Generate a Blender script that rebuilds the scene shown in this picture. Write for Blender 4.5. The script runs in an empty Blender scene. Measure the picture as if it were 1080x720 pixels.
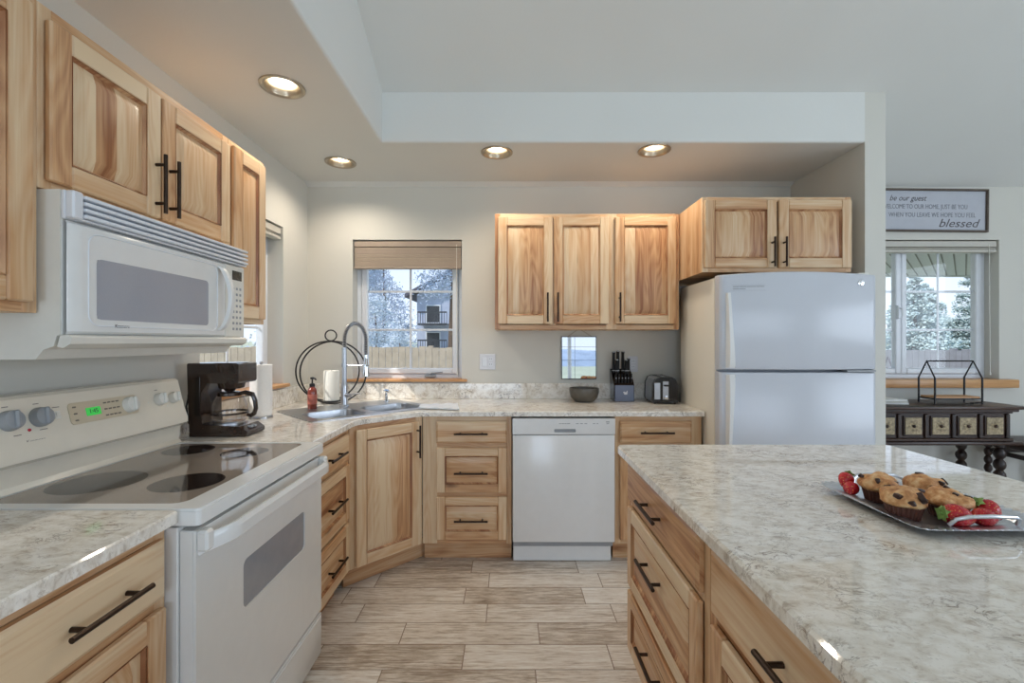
import bpy, bmesh, math, random
from mathutils import Vector, Matrix, noise
random.seed(7)
SC = bpy.context.scene
COL = SC.collection
PI = math.pi

# ------------------------------------------------------------------ camera, world, sun, added fill lamps, exposure
EYE = 1.33
cam = bpy.data.cameras.new('camera'); cam_o = bpy.data.objects.new('camera', cam); COL.objects.link(cam_o)
cam_o.location = (0, 0, EYE); cam_o.rotation_euler = (PI/2, 0, 0)
cam.sensor_width = 36; cam.lens = 16.0; cam.shift_x = 3/1080; cam.clip_start = .02; cam.clip_end = 400
SC.camera = cam_o
SC.view_settings.view_transform = 'Standard'; SC.view_settings.look = 'None'
SC.view_settings.gamma = 1; SC.view_settings.use_curve_mapping = False
SC.view_settings.exposure = -0.12
SC.cycles.use_denoising = True
SC.cycles.max_bounces = 10; SC.cycles.diffuse_bounces = 5; SC.cycles.glossy_bounces = 4
SC.cycles.transparent_max_bounces = 12; SC.cycles.caustics_reflective = False; SC.cycles.caustics_refractive = False
SC.cycles.sample_clamp_indirect = 4

world = bpy.data.worlds.new('sky'); SC.world = world; world.use_nodes = True
wn = world.node_tree; wn.nodes.clear()
w_out = wn.nodes.new('ShaderNodeOutputWorld'); w_bg = wn.nodes.new('ShaderNodeBackground')
w_tc = wn.nodes.new('ShaderNodeTexCoord'); w_sep = wn.nodes.new('ShaderNodeSeparateXYZ'); w_r = wn.nodes.new('ShaderNodeValToRGB')
wn.links.new(w_tc.outputs['Generated'], w_sep.inputs[0]); wn.links.new(w_sep.outputs['Z'], w_r.inputs[0])
w_r.color_ramp.elements[0].position = 0.0; w_r.color_ramp.elements[0].color = (.80, .89, 1, 1)
w_r.color_ramp.elements[1].position = .6; w_r.color_ramp.elements[1].color = (.38, .62, 1, 1)
wn.links.new(w_r.outputs[0], w_bg.inputs[0]); w_bg.inputs[1].default_value = 1.4
wn.links.new(w_bg.outputs[0], w_out.inputs[0])

def sun(rot, e, col):
    l = bpy.data.lights.new('sun', 'SUN'); l.energy = e; l.color = col; l.angle = .01
    o = bpy.data.objects.new('sun', l); o.rotation_euler = rot; COL.objects.link(o)
sun((math.radians(48), 0, math.radians(-52)), 3.6, (1, .95, .88))

def area(name, loc, rot, sx, sy, e, col):
    l = bpy.data.lights.new(name, 'AREA'); l.shape = 'RECTANGLE'; l.size = sx; l.size_y = sy; l.energy = e; l.color = col
    o = bpy.data.objects.new(name, l); o.location = loc; o.rotation_euler = rot; COL.objects.link(o)
FILL_COL = (.70, .83, 1.0)  # the area lamps below are added fill behind the camera
area('fill_rear_low', (-.45, -4.12, 1.08), (PI/2, 0, 0), 1.5, 1.9, 50, (.64, .79, 1.0))
area('fill_rear_wide', (4.0, -4.12, 1.5), (PI/2, 0, 0), 2.4, 1.7, 38, FILL_COL)
area('fill_right', (5.92, -1.0, 1.55), (PI/2, 0, PI/2), 3.4, 1.7, 100, (.72, .84, 1.0))
area('fill_right_high', (5.92, -.8, 3.2), (PI/2, 0, PI/2), 2.0, 1.0, 6, FILL_COL)  # added high fill lamp, the wall has no opening here

CAN_W = 17
CAN_COL = (1, .86, .70)

# ------------------------------------------------------------------ colours and materials
def s(r, g, b):
    f = lambda c: (c/12.92 if c <= .04045 else ((c+.055)/1.055)**2.4)
    return (f(r/255), f(g/255), f(b/255), 1)

def nt(name):
    m = bpy.data.materials.new(name); m.use_nodes = True
    t = m.node_tree; b = t.nodes['Principled BSDF']
    return m, t, b
def N(t, kind, **kw):
    n = t.nodes.new('ShaderNode'+kind)
    for k, v in kw.items(): setattr(n, k, v)
    return n
def L(t, a, b): t.links.new(a, b)
def math_n(t, op, a, b=None):
    n = N(t, 'Math', operation=op)
    for i, v in enumerate((a, b)):
        if v is None: continue
        if isinstance(v, (int, float)): n.inputs[i].default_value = v
        else: L(t, v, n.inputs[i])
    return n.outputs[0]
def ramp(t, fac, stops, interp='LINEAR'):
    r = N(t, 'ValToRGB'); cr = r.color_ramp; cr.interpolation = interp
    while len(cr.elements) < len(stops): cr.elements.new(.5)
    for e, (p, c) in zip(cr.elements, stops): e.position = p; e.color = c
    L(t, fac, r.inputs[0]); return r.outputs[0]
def noise_n(t, vec, scale, detail=4, rough=.55, dist=0):
    n = N(t, 'TexNoise'); n.inputs['Scale'].default_value = scale; n.inputs['Detail'].default_value = detail
    n.inputs['Roughness'].default_value = rough; n.inputs['Distortion'].default_value = dist
    L(t, vec, n.inputs['Vector']); return n.outputs['Fac']
def mapping(t, vec, scale=(1, 1, 1), loc=(0, 0, 0)):
    n = N(t, 'Mapping'); n.inputs['Scale'].default_value = scale; n.inputs['Location'].default_value = loc
    L(t, vec, n.inputs['Vector']); return n.outputs[0]
def mix(t, fac, a, b, mode='MIX'):
    n = N(t, 'Mix', data_type='RGBA', blend_type=mode)
    for sock, v in ((n.inputs[0], fac), (n.inputs[6], a), (n.inputs[7], b)):
        if isinstance(v, (int, float, tuple)): sock.default_value = v
        else: L(t, v, sock)
    return n.outputs[2]
def bump(t, b, h, strength=.1, dist=.01):
    n = N(t, 'Bump'); n.inputs['Strength'].default_value = strength; n.inputs['Distance'].default_value = dist
    L(t, h, n.inputs['Height']); L(t, n.outputs[0], b.inputs['Normal'])

def plain(name, col, rough=.5, metal=0, var=.05, scale=20, bmp=0, spec=.5, coat=0):
    """plain finish with a faint procedural mottling"""
    m, t, b = nt(name)
    tc = N(t, 'TexCoord'); f = noise_n(t, tc.outputs['Object'], scale, 3)
    d = tuple(c*(1-var) for c in col[:3])+(1,); l = tuple(min(1, c*(1+var)) for c in col[:3])+(1,)
    L(t, ramp(t, f, [(.3, d), (.7, l)]), b.inputs['Base Color'])
    b.inputs['Roughness'].default_value = rough; b.inputs['Metallic'].default_value = metal
    b.inputs['Specular IOR Level'].default_value = spec; b.inputs['Coat Weight'].default_value = coat
    if bmp: bump(t, b, f, bmp, .003)
    return m

def wood_mat(name, cream, mid, brown, knots=True, rough=.36, vscale=1.0):
    """rustic hickory: streaks run along u, every piece has its own tint"""
    m, t, b = nt(name)
    uv = N(t, 'UVMap').outputs[0]; at = N(t, 'Attribute', attribute_name='tint').outputs['Fac']
    broad = noise_n(t, mapping(t, uv, (.8, 14*vscale, 1)), 1.0, 3, .5, .25)
    fine = noise_n(t, mapping(t, uv, (3, 130*vscale, 1)), 1.0, 5, .6, .3)
    warp = noise_n(t, mapping(t, uv, (.9, 7*vscale, 1)), 1.0, 2, .5, .1)
    cath = math_n(t, 'FRACT', math_n(t, 'MULTIPLY', warp, 16))
    cath = math_n(t, 'ABSOLUTE', math_n(t, 'SUBTRACT', cath, .5))
    v = math_n(t, 'ADD', at, math_n(t, 'MULTIPLY', math_n(t, 'SUBTRACT', broad, .5), 1.25))
    v = math_n(t, 'ADD', v, math_n(t, 'MULTIPLY', math_n(t, 'SUBTRACT', fine, .5), .55))
    v = math_n(t, 'ADD', v, math_n(t, 'MULTIPLY', math_n(t, 'SUBTRACT', cath, .25), .34))
    c = ramp(t, v, [(0, cream), (.42, mid), (.75, brown), (1, tuple(x*.62 for x in brown[:3])+(1,))])
    if knots:
        vo = N(t, 'TexVoronoi'); vo.inputs['Scale'].default_value = 1; L(t, mapping(t, uv, (2.6, 8, 1)), vo.inputs['Vector'])
        gate = math_n(t, 'GREATER_THAN', N(t, 'SeparateColor').outputs[0], .80)
        sep = [n for n in t.nodes if n.bl_idname == 'ShaderNodeSeparateColor'][0]; L(t, vo.outputs['Color'], sep.inputs[0])
        k = ramp(t, vo.outputs['Distance'], [(.03, (1, 1, 1, 1)), (.16, (0, 0, 0, 1))])
        k = math_n(t, 'MULTIPLY', k, gate)
        c = mix(t, math_n(t, 'MULTIPLY', k, .75), c, s(92, 56, 34))
    L(t, c, b.inputs['Base Color']); b.inputs['Roughness'].default_value = rough
    bump(t, b, fine, .06, .002)
    return m

def quartz_mat():
    m, t, b = nt('quartz')
    tc = N(t, 'TexCoord').outputs['Object']
    base = noise_n(t, mapping(t, tc, (26, 44, 26)), 1, 6, .62, .5)
    c = ramp(t, base, [(.28, s(190, 178, 163)), (.42, s(222, 216, 205)), (.6, s(240, 237, 230))])
    vein = noise_n(t, mapping(t, tc, (15, 27, 15), (3, 1, 0)), 1, 8, .66, 1.1)
    vv = math_n(t, 'ABSOLUTE', math_n(t, 'SUBTRACT', vein, .5))
    vm = ramp(t, vv, [(0, (1, 1, 1, 1)), (.026, (0, 0, 0, 1))])
    patch = ramp(t, noise_n(t, tc, 9, 3), [(.45, (0, 0, 0, 1)), (.62, (1, 1, 1, 1))])
    c = mix(t, math_n(t, 'MULTIPLY', math_n(t, 'MULTIPLY', vm, patch), .85), c, s(112, 96, 82))
    blot = ramp(t, noise_n(t, mapping(t, tc, (34, 52, 34)), 1, 5, .7, .8), [(.57, (0, 0, 0, 1)), (.68, (1, 1, 1, 1))])
    c = mix(t, math_n(t, 'MULTIPLY', blot, .5), c, s(150, 128, 108))
    sp = ramp(t, noise_n(t, tc, 170, 2), [(.60, (0, 0, 0, 1)), (.7, (1, 1, 1, 1))])
    c = mix(t, math_n(t, 'MULTIPLY', sp, .28), c, s(140, 134, 128))
    L(t, c, b.inputs['Base Color']); b.inputs['Roughness'].default_value = .05
    return m

def floor_mat():
    PW, PL = .154, .62
    m, t, b = nt('wood_look_tile')
    tc = N(t, 'TexCoord').outputs['Object']; sp = N(t, 'SeparateXYZ'); L(t, tc, sp.inputs[0])
    y = math_n(t, 'DIVIDE', math_n(t, 'ADD', sp.outputs[1], .03), PW); row = math_n(t, 'FLOOR', y)
    w1 = N(t, 'TexWhiteNoise', noise_dimensions='1D'); L(t, row, w1.inputs['W'])
    x = math_n(t, 'DIVIDE', math_n(t, 'ADD', sp.outputs[0], math_n(t, 'MULTIPLY', w1.outputs['Value'], PL)), PL); colm = math_n(t, 'FLOOR', x)
    cb = N(t, 'CombineXYZ'); L(t, row, cb.inputs[0]); L(t, colm, cb.inputs[1])
    w2 = N(t, 'TexWhiteNoise', noise_dimensions='2D'); L(t, cb.outputs[0], w2.inputs['Vector'])
    off = N(t, 'VectorMath', operation='MULTIPLY_ADD'); L(t, w2.outputs['Color'], off.inputs[0]); off.inputs[1].default_value = (9, 9, 0); L(t, tc, off.inputs[2])
    g1 = noise_n(t, mapping(t, off.outputs[0], (3.4, 46, 1)), 1, 6, .72, .7)
    g2 = noise_n(t, mapping(t, off.outputs[0], (12, 120, 1)), 1, 6, .72, .5)
    g3 = noise_n(t, mapping(t, off.outputs[0], (4, 6, 1)), 1, 4, .6, .8)
    v = math_n(t, 'ADD', math_n(t, 'MULTIPLY', g1, .5), math_n(t, 'ADD', math_n(t, 'MULTIPLY', g2, .52), math_n(t, 'MULTIPLY', g3, .13)))
    v = math_n(t, 'ADD', v, math_n(t, 'MULTIPLY', math_n(t, 'SUBTRACT', w2.outputs['Value'], .5), .12))
    c = ramp(t, v, [(.40, s(136, 119, 103)), (.50, s(182, 167, 150)), (.57, s(214, 203, 190)), (.68, s(234, 229, 221))])
    fy = math_n(t, 'FRACT', y); fx = math_n(t, 'FRACT', x)
    dy = math_n(t, 'MULTIPLY', math_n(t, 'MINIMUM', fy, math_n(t, 'SUBTRACT', 1, fy)), PW)
    dx = math_n(t, 'MULTIPLY', math_n(t, 'MINIMUM', fx, math_n(t, 'SUBTRACT', 1, fx)), PL)
    gr = math_n(t, 'LESS_THAN', math_n(t, 'MINIMUM', dx, dy), .0022)
    c = mix(t, gr, c, s(136, 116, 98))
    L(t, c, b.inputs['Base Color']); b.inputs['Roughness'].default_value = .42
    h = math_n(t, 'SUBTRACT', math_n(t, 'MULTIPLY', g2, .25), gr); bump(t, b, h, .25, .003)
    return m

def paint_mat(name, col, bmp=.06):
    m, t, b = nt(name)
    tc = N(t, 'TexCoord').outputs['Object']; f = noise_n(t, tc, 60, 4)
    d = tuple(c*.97 for c in col[:3])+(1,)
    L(t, ramp(t, noise_n(t, tc, 1.5, 2), [(.3, d), (.7, col)]), b.inputs['Base Color'])
    b.inputs['Roughness'].default_value = .75; b.inputs['Specular IOR Level'].default_value = .25
    bump(t, b, f, bmp, .004); return m

def glass_mat(name, tint=(1, 1, 1, 1), refl=1.0):
    m, t, b = nt(name); t.nodes.remove(b)
    o = [n for n in t.nodes if n.bl_idname == 'ShaderNodeOutputMaterial'][0]
    tr = N(t, 'BsdfTransparent'); tr.inputs[0].default_value = tint
    gl = N(t, 'BsdfGlossy'); gl.inputs['Roughness'].default_value = .02
    fr = N(t, 'Fresnel'); fr.inputs[0].default_value = 1.45
    geo = N(t, 'NewGeometry'); front = math_n(t, 'SUBTRACT', 1, geo.outputs['Backfacing'])
    mx = N(t, 'MixShader'); L(t, math_n(t, 'MULTIPLY', math_n(t, 'MULTIPLY', fr.outputs[0], refl), front), mx.inputs[0]); L(t, tr.outputs[0], mx.inputs[1]); L(t, gl.outputs[0], mx.inputs[2])
    L(t, mx.outputs[0], o.inputs[0]); return m

def emit_mat(name, col, e):
    m, t, b = nt(name); b.inputs['Base Color'].default_value = col
    b.inputs['Emission Color'].default_value = col; b.inputs['Emission Strength'].default_value = e; return m

CREAM, MIDW, BROWN = s(224, 199, 164), s(203, 159, 116), s(152, 98, 62)
M = dict(
    wood=wood_mat('hickory', CREAM, MIDW, BROWN),
    sill=wood_mat('oak_sill', s(212, 166, 116), s(194, 142, 92), s(160, 108, 64), False),
    quartz=quartz_mat(), floor=floor_mat(),
    wall=paint_mat('cream_wall_paint', s(214, 212, 204)), ceil=paint_mat('white_ceiling_paint', s(226, 227, 224), .1),
    enamel=plain('white_enamel', s(226, 227, 226), .16, var=.015), fridge=plain('white_fridge_skin', s(200, 204, 212), .2, var=.02, scale=400, bmp=.02),
    fside=plain('almond_fridge_side', s(228, 224, 212), .4, var=.03, scale=300, bmp=.08),
    plastic=plain('white_plastic', s(224, 222, 214), .35, var=.02), almond=plain('almond_panel', s(206, 193, 168), .35, var=.02),
    grey=plain('grey_plastic', s(150, 154, 158), .35), dgrey=plain('dark_grey_plastic', s(60, 62, 66), .4),
    bronze=plain('dark_bronze', s(62, 50, 42), .38, .85, .15, 60), black=plain('black_metal', s(26, 26, 28), .45, .3),
    gloss=plain('black_gloss', s(24, 20, 18), .12), brownp=plain('dark_brown_plastic', s(48, 34, 27), .22, coat=.3),
    chrome=plain('chrome', s(214, 216, 218), .1, 1, .03), steel=plain('brushed_steel', s(176, 178, 182), .30, 1, .05, 80),
    silver=plain('silver_plate', s(214, 217, 222), .3, 1, .06, 60), nickel=plain('nickel_trim', s(178, 166, 148), .3, .9, .05),
    cook=plain('ceramic_cooktop', s(138, 128, 118), .05, var=.12, scale=420, spec=.8), burner=plain('burner_print', s(40, 33, 30), .06, var=.1, scale=400, spec=.8),
    oven=plain('oven_glass', s(150, 154, 162), .06, var=.04, spec=.7), micro=plain('microwave_window', s(160, 164, 174), .09, var=.05, scale=600, spec=.6),
    vinyl=plain('white_vinyl', s(222, 226, 232), .3, var=.02), glass=glass_mat('clear_glass'), carafe=glass_mat('carafe_glass', (.93, .9, .87, 1), 1.3),
    blind=plain('taupe_blind', s(168, 152, 136), .5, var=.06, scale=8), blindw=plain('pale_blind', s(196, 192, 182), .5, var=.04),
    amber=plain('amber_soap', s(126, 58, 44), .15, var=.1), candle=plain('white_wax', s(226, 225, 216), .45, var=.02),
    paper=plain('paper', s(234, 233, 230), .9, var=.02, scale=90, bmp=.35), sheet=plain('white_sheet_finish', s(226, 230, 234), .5, var=.05, scale=200, bmp=.3),
    bowl=plain('dark_stoneware', s(88, 84, 76), .35, var=.15, scale=40), dwood=wood_mat('dark_walnut', s(74, 50, 36), s(52, 34, 26), s(34, 22, 18), False, .35),
    carve=plain('carved_bone_panel', s(158, 142, 112), .55, var=.45, scale=55, bmp=.5), mirror=plain('mirror', s(235, 240, 245), .02, 1, 0),
    slate=plain('slate_block', s(112, 122, 146), .4, var=.06), cake=None, choc=plain('chocolate', s(58, 34, 26), .3, var=.2, scale=80),
    liner=plain('brown_muffin_liner', s(92, 54, 42), .55, var=.15, scale=60), red=plain('red_led', s(190, 20, 50), .3),
    print=plain('grey_print', s(120, 112, 104), .6), textg=plain('sign_grey_ink', s(132, 134, 142), .7), textd=plain('sign_dark_ink', s(92, 88, 92), .7),
    signw=plain('white_sign_board', s(186, 189, 198), .7, var=.02), leaf=plain('green_calyx', s(128, 164, 88), .5, var=.3, scale=90),
    trunk=plain('bark', s(96, 80, 68), .9, var=.3), pine3=plain('green_pine_needles', s(176, 192, 190), .8, var=.3, scale=3), pine=plain('hazed_needles', s(176, 188, 206), .8, var=.35, scale=3),  # pine: bluish distance haze is put into the needle colour
    pine2=plain('hazed_leaves', s(212, 220, 228), .8, var=.3, scale=3), fencew=plain('weathered_fence', s(176, 160, 142), .85, var=.12, scale=6),  # pine2: leaf colour is paled and blued to carry the haze
    fenceg=plain('grey_fence', s(136, 134, 140), .85, var=.12, scale=6), grass=plain('dry_grass', s(190, 188, 156), .95, var=.18, scale=1.5),
    siding=plain('blue_grey_siding', s(180, 188, 208), .8, var=.08, scale=4), roof=plain('shingle_roof', s(92, 92, 104), .9, var=.15), soffit=None,
    trim=plain('white_trim', s(220, 222, 222), .45, var=.02), lamp=emit_mat('lamp_lens', (1, .9, .72, 1), 9), led=emit_mat('green_display', s(60, 190, 80), .5),
    lcd=plain('dark_display', s(52, 50, 46), .2), outlet=plain('outlet_plate', s(214, 216, 222), .35, var=.02),
)
def cake_mat():
    m, t, b = nt('muffin_top'); tc = N(t, 'TexCoord').outputs['Object']
    c = ramp(t, noise_n(t, tc, 45, 5, .6), [(.3, s(150, 92, 54)), (.48, s(206, 150, 96)), (.66, s(232, 196, 148))])
    L(t, c, b.inputs['Base Color']); b.inputs['Roughness'].default_value = .6
    bump(t, b, noise_n(t, tc, 220, 3), .4, .004); return m
M['cake'] = cake_mat()
def berry_mat():
    m, t, b = nt('strawberry_skin'); tc = N(t, 'TexCoord').outputs['Object']
    vo = N(t, 'TexVoronoi'); vo.inputs['Scale'].default_value = 190; L(t, tc, vo.inputs['Vector'])
    sd = ramp(t, vo.outputs['Distance'], [(.16, (1, 1, 1, 1)), (.26, (0, 0, 0, 1))])
    c = ramp(t, noise_n(t, tc, 30, 3), [(.3, s(176, 18, 34)), (.7, s(214, 48, 52))])
    L(t, mix(t, sd, c, s(226, 160, 90)), b.inputs['Base Color']); b.inputs['Roughness'].default_value = .18
    bump(t, b, vo.outputs['Distance'], .35, .003); return m
M['berry'] = berry_mat()
def soffit_mat():
    m, t, b = nt('porch_soffit'); tc = N(t, 'TexCoord').outputs['Object']; sp = N(t, 'SeparateXYZ'); L(t, tc, sp.inputs[0])
    v = math_n(t, 'FRACT', math_n(t, 'MULTIPLY', math_n(t, 'SUBTRACT', sp.outputs[0], sp.outputs[1]), 8.5))
    L(t, ramp(t, v, [(0, s(120, 116, 110)), (.10, s(120, 116, 110)), (.2, s(208, 208, 208)), (1, s(216, 216, 216))]), b.inputs['Base Color'])
    b.inputs['Roughness'].default_value = .7; return m
M['soffit'] = soffit_mat()

# ------------------------------------------------------------------ mesh helpers
class MB:
    """collects pieces into ONE mesh; frame F maps local (x right, y inward, z up) to the world"""
    def __init__(self, F=None):
        self.bm = bmesh.new(); self.uv = self.bm.loops.layers.uv.new('UVMap'); self.ti = self.bm.faces.layers.float.new('tint'); self.F = F or Matrix()
    def add(self, vf, g=2, tint=None, T=None):
        vs, fs = vf
        if T is not None: vs = [T @ Vector(v) for v in vs]
        if tint is None: tint = random.uniform(.2, .5)
        ox, oy = random.uniform(0, 40), random.uniform(0, 40)
        bv = [self.bm.verts.new(self.F @ Vector(v)) for v in vs]
        a, b = [i for i in range(3) if i != g]
        for f in fs:
            if len(set(f)) < 3: continue
            try: face = self.bm.faces.new([bv[i] for i in f])
            except ValueError: continue
            face[self.ti] = tint; face.smooth = True
            for lp, i in zip(face.loops, f):
                v = vs[i]; lp[self.uv].uv = (v[g]+ox, v[a]+v[b]+oy)
        return self
    def box(self, x0, x1, y0, y1, z0, z1, bev=0, g=2, tint=None, seg=1, T=None):
        return self.add(P_box(x0, x1, y0, y1, z0, z1, bev, seg), g, tint, T)

def P_box(x0, x1, y0, y1, z0, z1, bev=0, seg=1):
    if bev <= 0:
        vs = [(x, y, z) for z in (z0, z1) for y in (y0, y1) for x in (x0, x1)]
        return vs, [(0, 2, 3, 1), (4, 5, 7, 6), (0, 1, 5, 4), (2, 6, 7, 3), (0, 4, 6, 2), (1, 3, 7, 5)]
    bm = bmesh.new(); bmesh.ops.create_cube(bm, size=1)
    for v in bm.verts: v.co = ((x0+x1)/2+v.co.x*(x1-x0), (y0+y1)/2+v.co.y*(y1-y0), (z0+z1)/2+v.co.z*(z1-z0))
    bev = min(bev, .49*min(x1-x0, y1-y0, z1-z0))
    bmesh.ops.bevel(bm, geom=bm.edges[:], offset=bev, segments=seg, profile=.5, affect='EDGES')
    bm.verts.index_update(); r = [v.co.copy() for v in bm.verts], [[v.index for v in f.verts] for f in bm.faces]; bm.free(); return r
def P_cyl(p0, p1, r0, r1=None, n=16, caps=True):
    p0, p1 = Vector(p0), Vector(p1); r1 = r0 if r1 is None else r1
    d = (p1-p0).normalized(); u = d.orthogonal().normalized(); w = d.cross(u)
    vs = []
    for p, r in ((p0, r0), (p1, r1)):
        for i in range(n): a = 2*PI*i/n; vs.append(p+u*math.cos(a)*r+w*math.sin(a)*r)
    fs = [(i, (i+1) % n, n+(i+1) % n, n+i) for i in range(n)]
    if caps: fs += [tuple(range(n))[::-1], tuple(range(n, 2*n))]
    return vs, fs
def P_tube(pts, r, n=8, closed=False):
    pts = [Vector(p) for p in pts]; k = len(pts); rr = r if isinstance(r, (list, tuple)) else [r]*k
    vs, fs = [], []; u = None
    for i, p in enumerate(pts):
        a = pts[(i-1) % k] if (closed or i) else p; b = pts[(i+1) % k] if (closed or i < k-1) else p
        d = (b-a).normalized()
        if u is None: u = d.orthogonal().normalized()
        else:
            u = u-d*u.dot(d)
            u = u.normalized() if u.length > 1e-6 else d.orthogonal().normalized()
        w = d.cross(u)
        for j in range(n): t = 2*PI*j/n; vs.append(p+(u*math.cos(t)+w*math.sin(t))*rr[i])
    m = k if closed else k-1
    for i in range(m):
        i2 = (i+1) % k
        for j in range(n): fs.append((i*n+j, i*n+(j+1) % n, i2*n+(j+1) % n, i2*n+j))
    if not closed: fs += [tuple(range(n))[::-1], tuple(range((k-1)*n, k*n))]
    return vs, fs
def P_lathe(prof, c=(0, 0, 0), n=24, axis=2, sx=1, sy=1, wob=None, caps=True):
    vs, fs = [], []; c = Vector(c)
    for r, z in prof:
        for j in range(n):
            t = 2*PI*j/n; q = r*(1+(wob(t, z) if wob else 0)); x, y = q*math.cos(t)*sx, q*math.sin(t)*sy
            vs.append(c+Vector((x, y, z) if axis == 2 else (x, -z, y) if axis == 1 else (z, x, y)))
    for i in range(len(prof)-1):
        for j in range(n): fs.append((i*n+j, i*n+(j+1) % n, (i+1)*n+(j+1) % n, (i+1)*n+j))
    if caps and prof[0][0] > 1e-5: fs.append(tuple(range(n))[::-1])
    if caps and prof[-1][0] > 1e-5: fs.append(tuple(range((len(prof)-1)*n, len(prof)*n)))
    return vs, fs
def P_prism(poly, z0, z1):
    n = len(poly); vs = [(x, y, z0) for x, y in poly]+[(x, y, z1) for x, y in poly]
    return vs, [tuple(range(n))[::-1], tuple(range(n, 2*n))]+[(i, (i+1) % n, n+(i+1) % n, n+i) for i in range(n)]
def P_side(poly, y0, y1):
    """polygon in (x, z) extruded along y"""
    n = len(poly); vs = [(x, y0, z) for x, z in poly]+[(x, y1, z) for x, z in poly]
    return vs, [tuple(range(n))[::-1], tuple(range(n, 2*n))]+[(i, (i+1) % n, n+(i+1) % n, n+i) for i in range(n)]
def P_ball(c, rx, ry, rz, n=16, m=10):
    return P_lathe([(max(1e-6, math.sin(PI*i/m)), -math.cos(PI*i/m)) for i in range(m+1)], (0, 0, 0), n), Matrix.Translation(c) @ Matrix.Diagonal((rx, ry, rz, 1))
def round_rect(x0, x1, y0, y1, r, n=6):
    out = []
    for cx, cy, a0 in ((x1-r, y0+r, -PI/2), (x1-r, y1-r, 0), (x0+r, y1-r, PI/2), (x0+r, y0+r, PI)):
        for i in range(n+1): a = a0+PI/2*i/n; out.append((cx+r*math.cos(a), cy+r*math.sin(a)))
    return out
def P_plate(outer, holes, z0, z1):
    """flat plate with holes, thickness z0..z1"""
    bm = bmesh.new(); loops = []
    for lp in [outer]+holes:
        vs = [bm.verts.new((x, y, z1)) for x, y in lp]; loops.append(vs)
        for i in range(len(vs)): bm.edges.new((vs[i], vs[(i+1) % len(vs)]))
    bmesh.ops.triangle_fill(bm, use_beauty=True, use_dissolve=False, edges=bm.edges[:])
    bm.verts.index_update(); vs = [v.co.copy() for v in bm.verts]; n = len(vs)
    fs = [[v.index for v in f.verts] for f in bm.faces]
    if z1 != z0:
        fs += [[i+n for i in f][::-1] for f in list(fs)]; vs += [Vector((v.x, v.y, z0)) for v in vs]; k = 0
        for lp in [outer]+holes:
            m = len(lp); fs += [(k+i, k+(i+1) % m, n+k+(i+1) % m, n+k+i) for i in range(m)]; k += m
    bm.free(); return vs, fs

WL = {}
def obj(name, mb, mat, parent=None, loc=None, label=None, sharp=32):
    bm = mb.bm; bm.verts.ensure_lookup_table()
    bmesh.ops.recalc_face_normals(bm, faces=bm.faces[:])
    if parent is not None: loc = WL[parent.name]
    elif loc is None:
        xs = [v.co.x for v in bm.verts]; ys = [v.co.y for v in bm.verts]; zs = [v.co.z for v in bm.verts]
        loc = Vector(((min(xs)+max(xs))/2, (min(ys)+max(ys))/2, min(zs)))
    loc = Vector(loc)
    for v in bm.verts: v.co -= loc
    me = bpy.data.meshes.new(name); bm.to_mesh(me); bm.free()
    me.materials.append(M[mat] if isinstance(mat, str) else mat)
    me.set_sharp_from_angle(angle=math.radians(sharp))
    o = bpy.data.objects.new(name, me); COL.objects.link(o)
    if parent is not None: o.parent = parent
    else: o.location = loc
    WL[o.name] = loc
    if label: o['label'] = label
    return o
def tag(o, label, cat, group=None, kind=None):
    if label: o['label'] = label
    if cat: o['category'] = cat
    if group: o['group'] = group
    if kind: o['kind'] = kind
    return o
def thing(name, label, cat, loc, group=None):
    o = bpy.data.objects.new(name, None); o.empty_display_size = .1; COL.objects.link(o); o.location = loc; WL[o.name] = Vector(loc)
    return tag(o, label, cat, group)
def struct(name, mb, mat, parent=None):
    o = obj(name, mb, mat, parent)
    if parent is None: o['kind'] = 'structure'
    return o
def frame(O, deg): return Matrix.Translation(O) @ Matrix.Rotation(math.radians(deg), 4, 'Z')
def text(name, body, F, x, z, y, size, mat, parent, align='LEFT', shear=0, ext=.0004, spacing=1, xscale=1):
    """raised lettering lying on a front plane of frame F"""
    c = bpy.data.curves.new('lettering', 'FONT'); c.body = body; c.size = size; c.align_x = align; c.align_y = 'CENTER'; c.shear = shear; c.extrude = ext; c.space_character = spacing
    c.resolution_u = 3
    o = bpy.data.objects.new('lettering', c); COL.objects.link(o); bpy.context.view_layer.update()
    me = bpy.data.meshes.new_from_object(o.evaluated_get(bpy.context.evaluated_depsgraph_get()))
    T = F @ Matrix.Translation((x, y, z)) @ Matrix.Rotation(PI/2, 4, 'X') @ Matrix.Diagonal((xscale, 1, 1, 1))
    mb = MB(); mb.add(([T @ v.co for v in me.vertices], [list(p.vertices) for p in me.polygons]), 0, 0)
    bpy.data.objects.remove(o); bpy.data.curves.remove(c); bpy.data.meshes.remove(me)
    return obj(name, mb, mat, parent)

# ------------------------------------------------------------------ room shell
XL, YB, XR, YR = -1.475, 3.33, 6.0, -4.2
SOFZ, SOFY, SOFX = 2.483, 2.635, -.734
TH = .17
def cz(y): return 2.46+.45*(YB-y) if y > -.8 else 2.46+.45*(YB+.8)-.45*(-.8-y)
mb = MB(); mb.box(XL-TH, XR+TH, YR-TH, YB+TH, -.12, 0); struct('floor', mb, 'floor')

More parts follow.
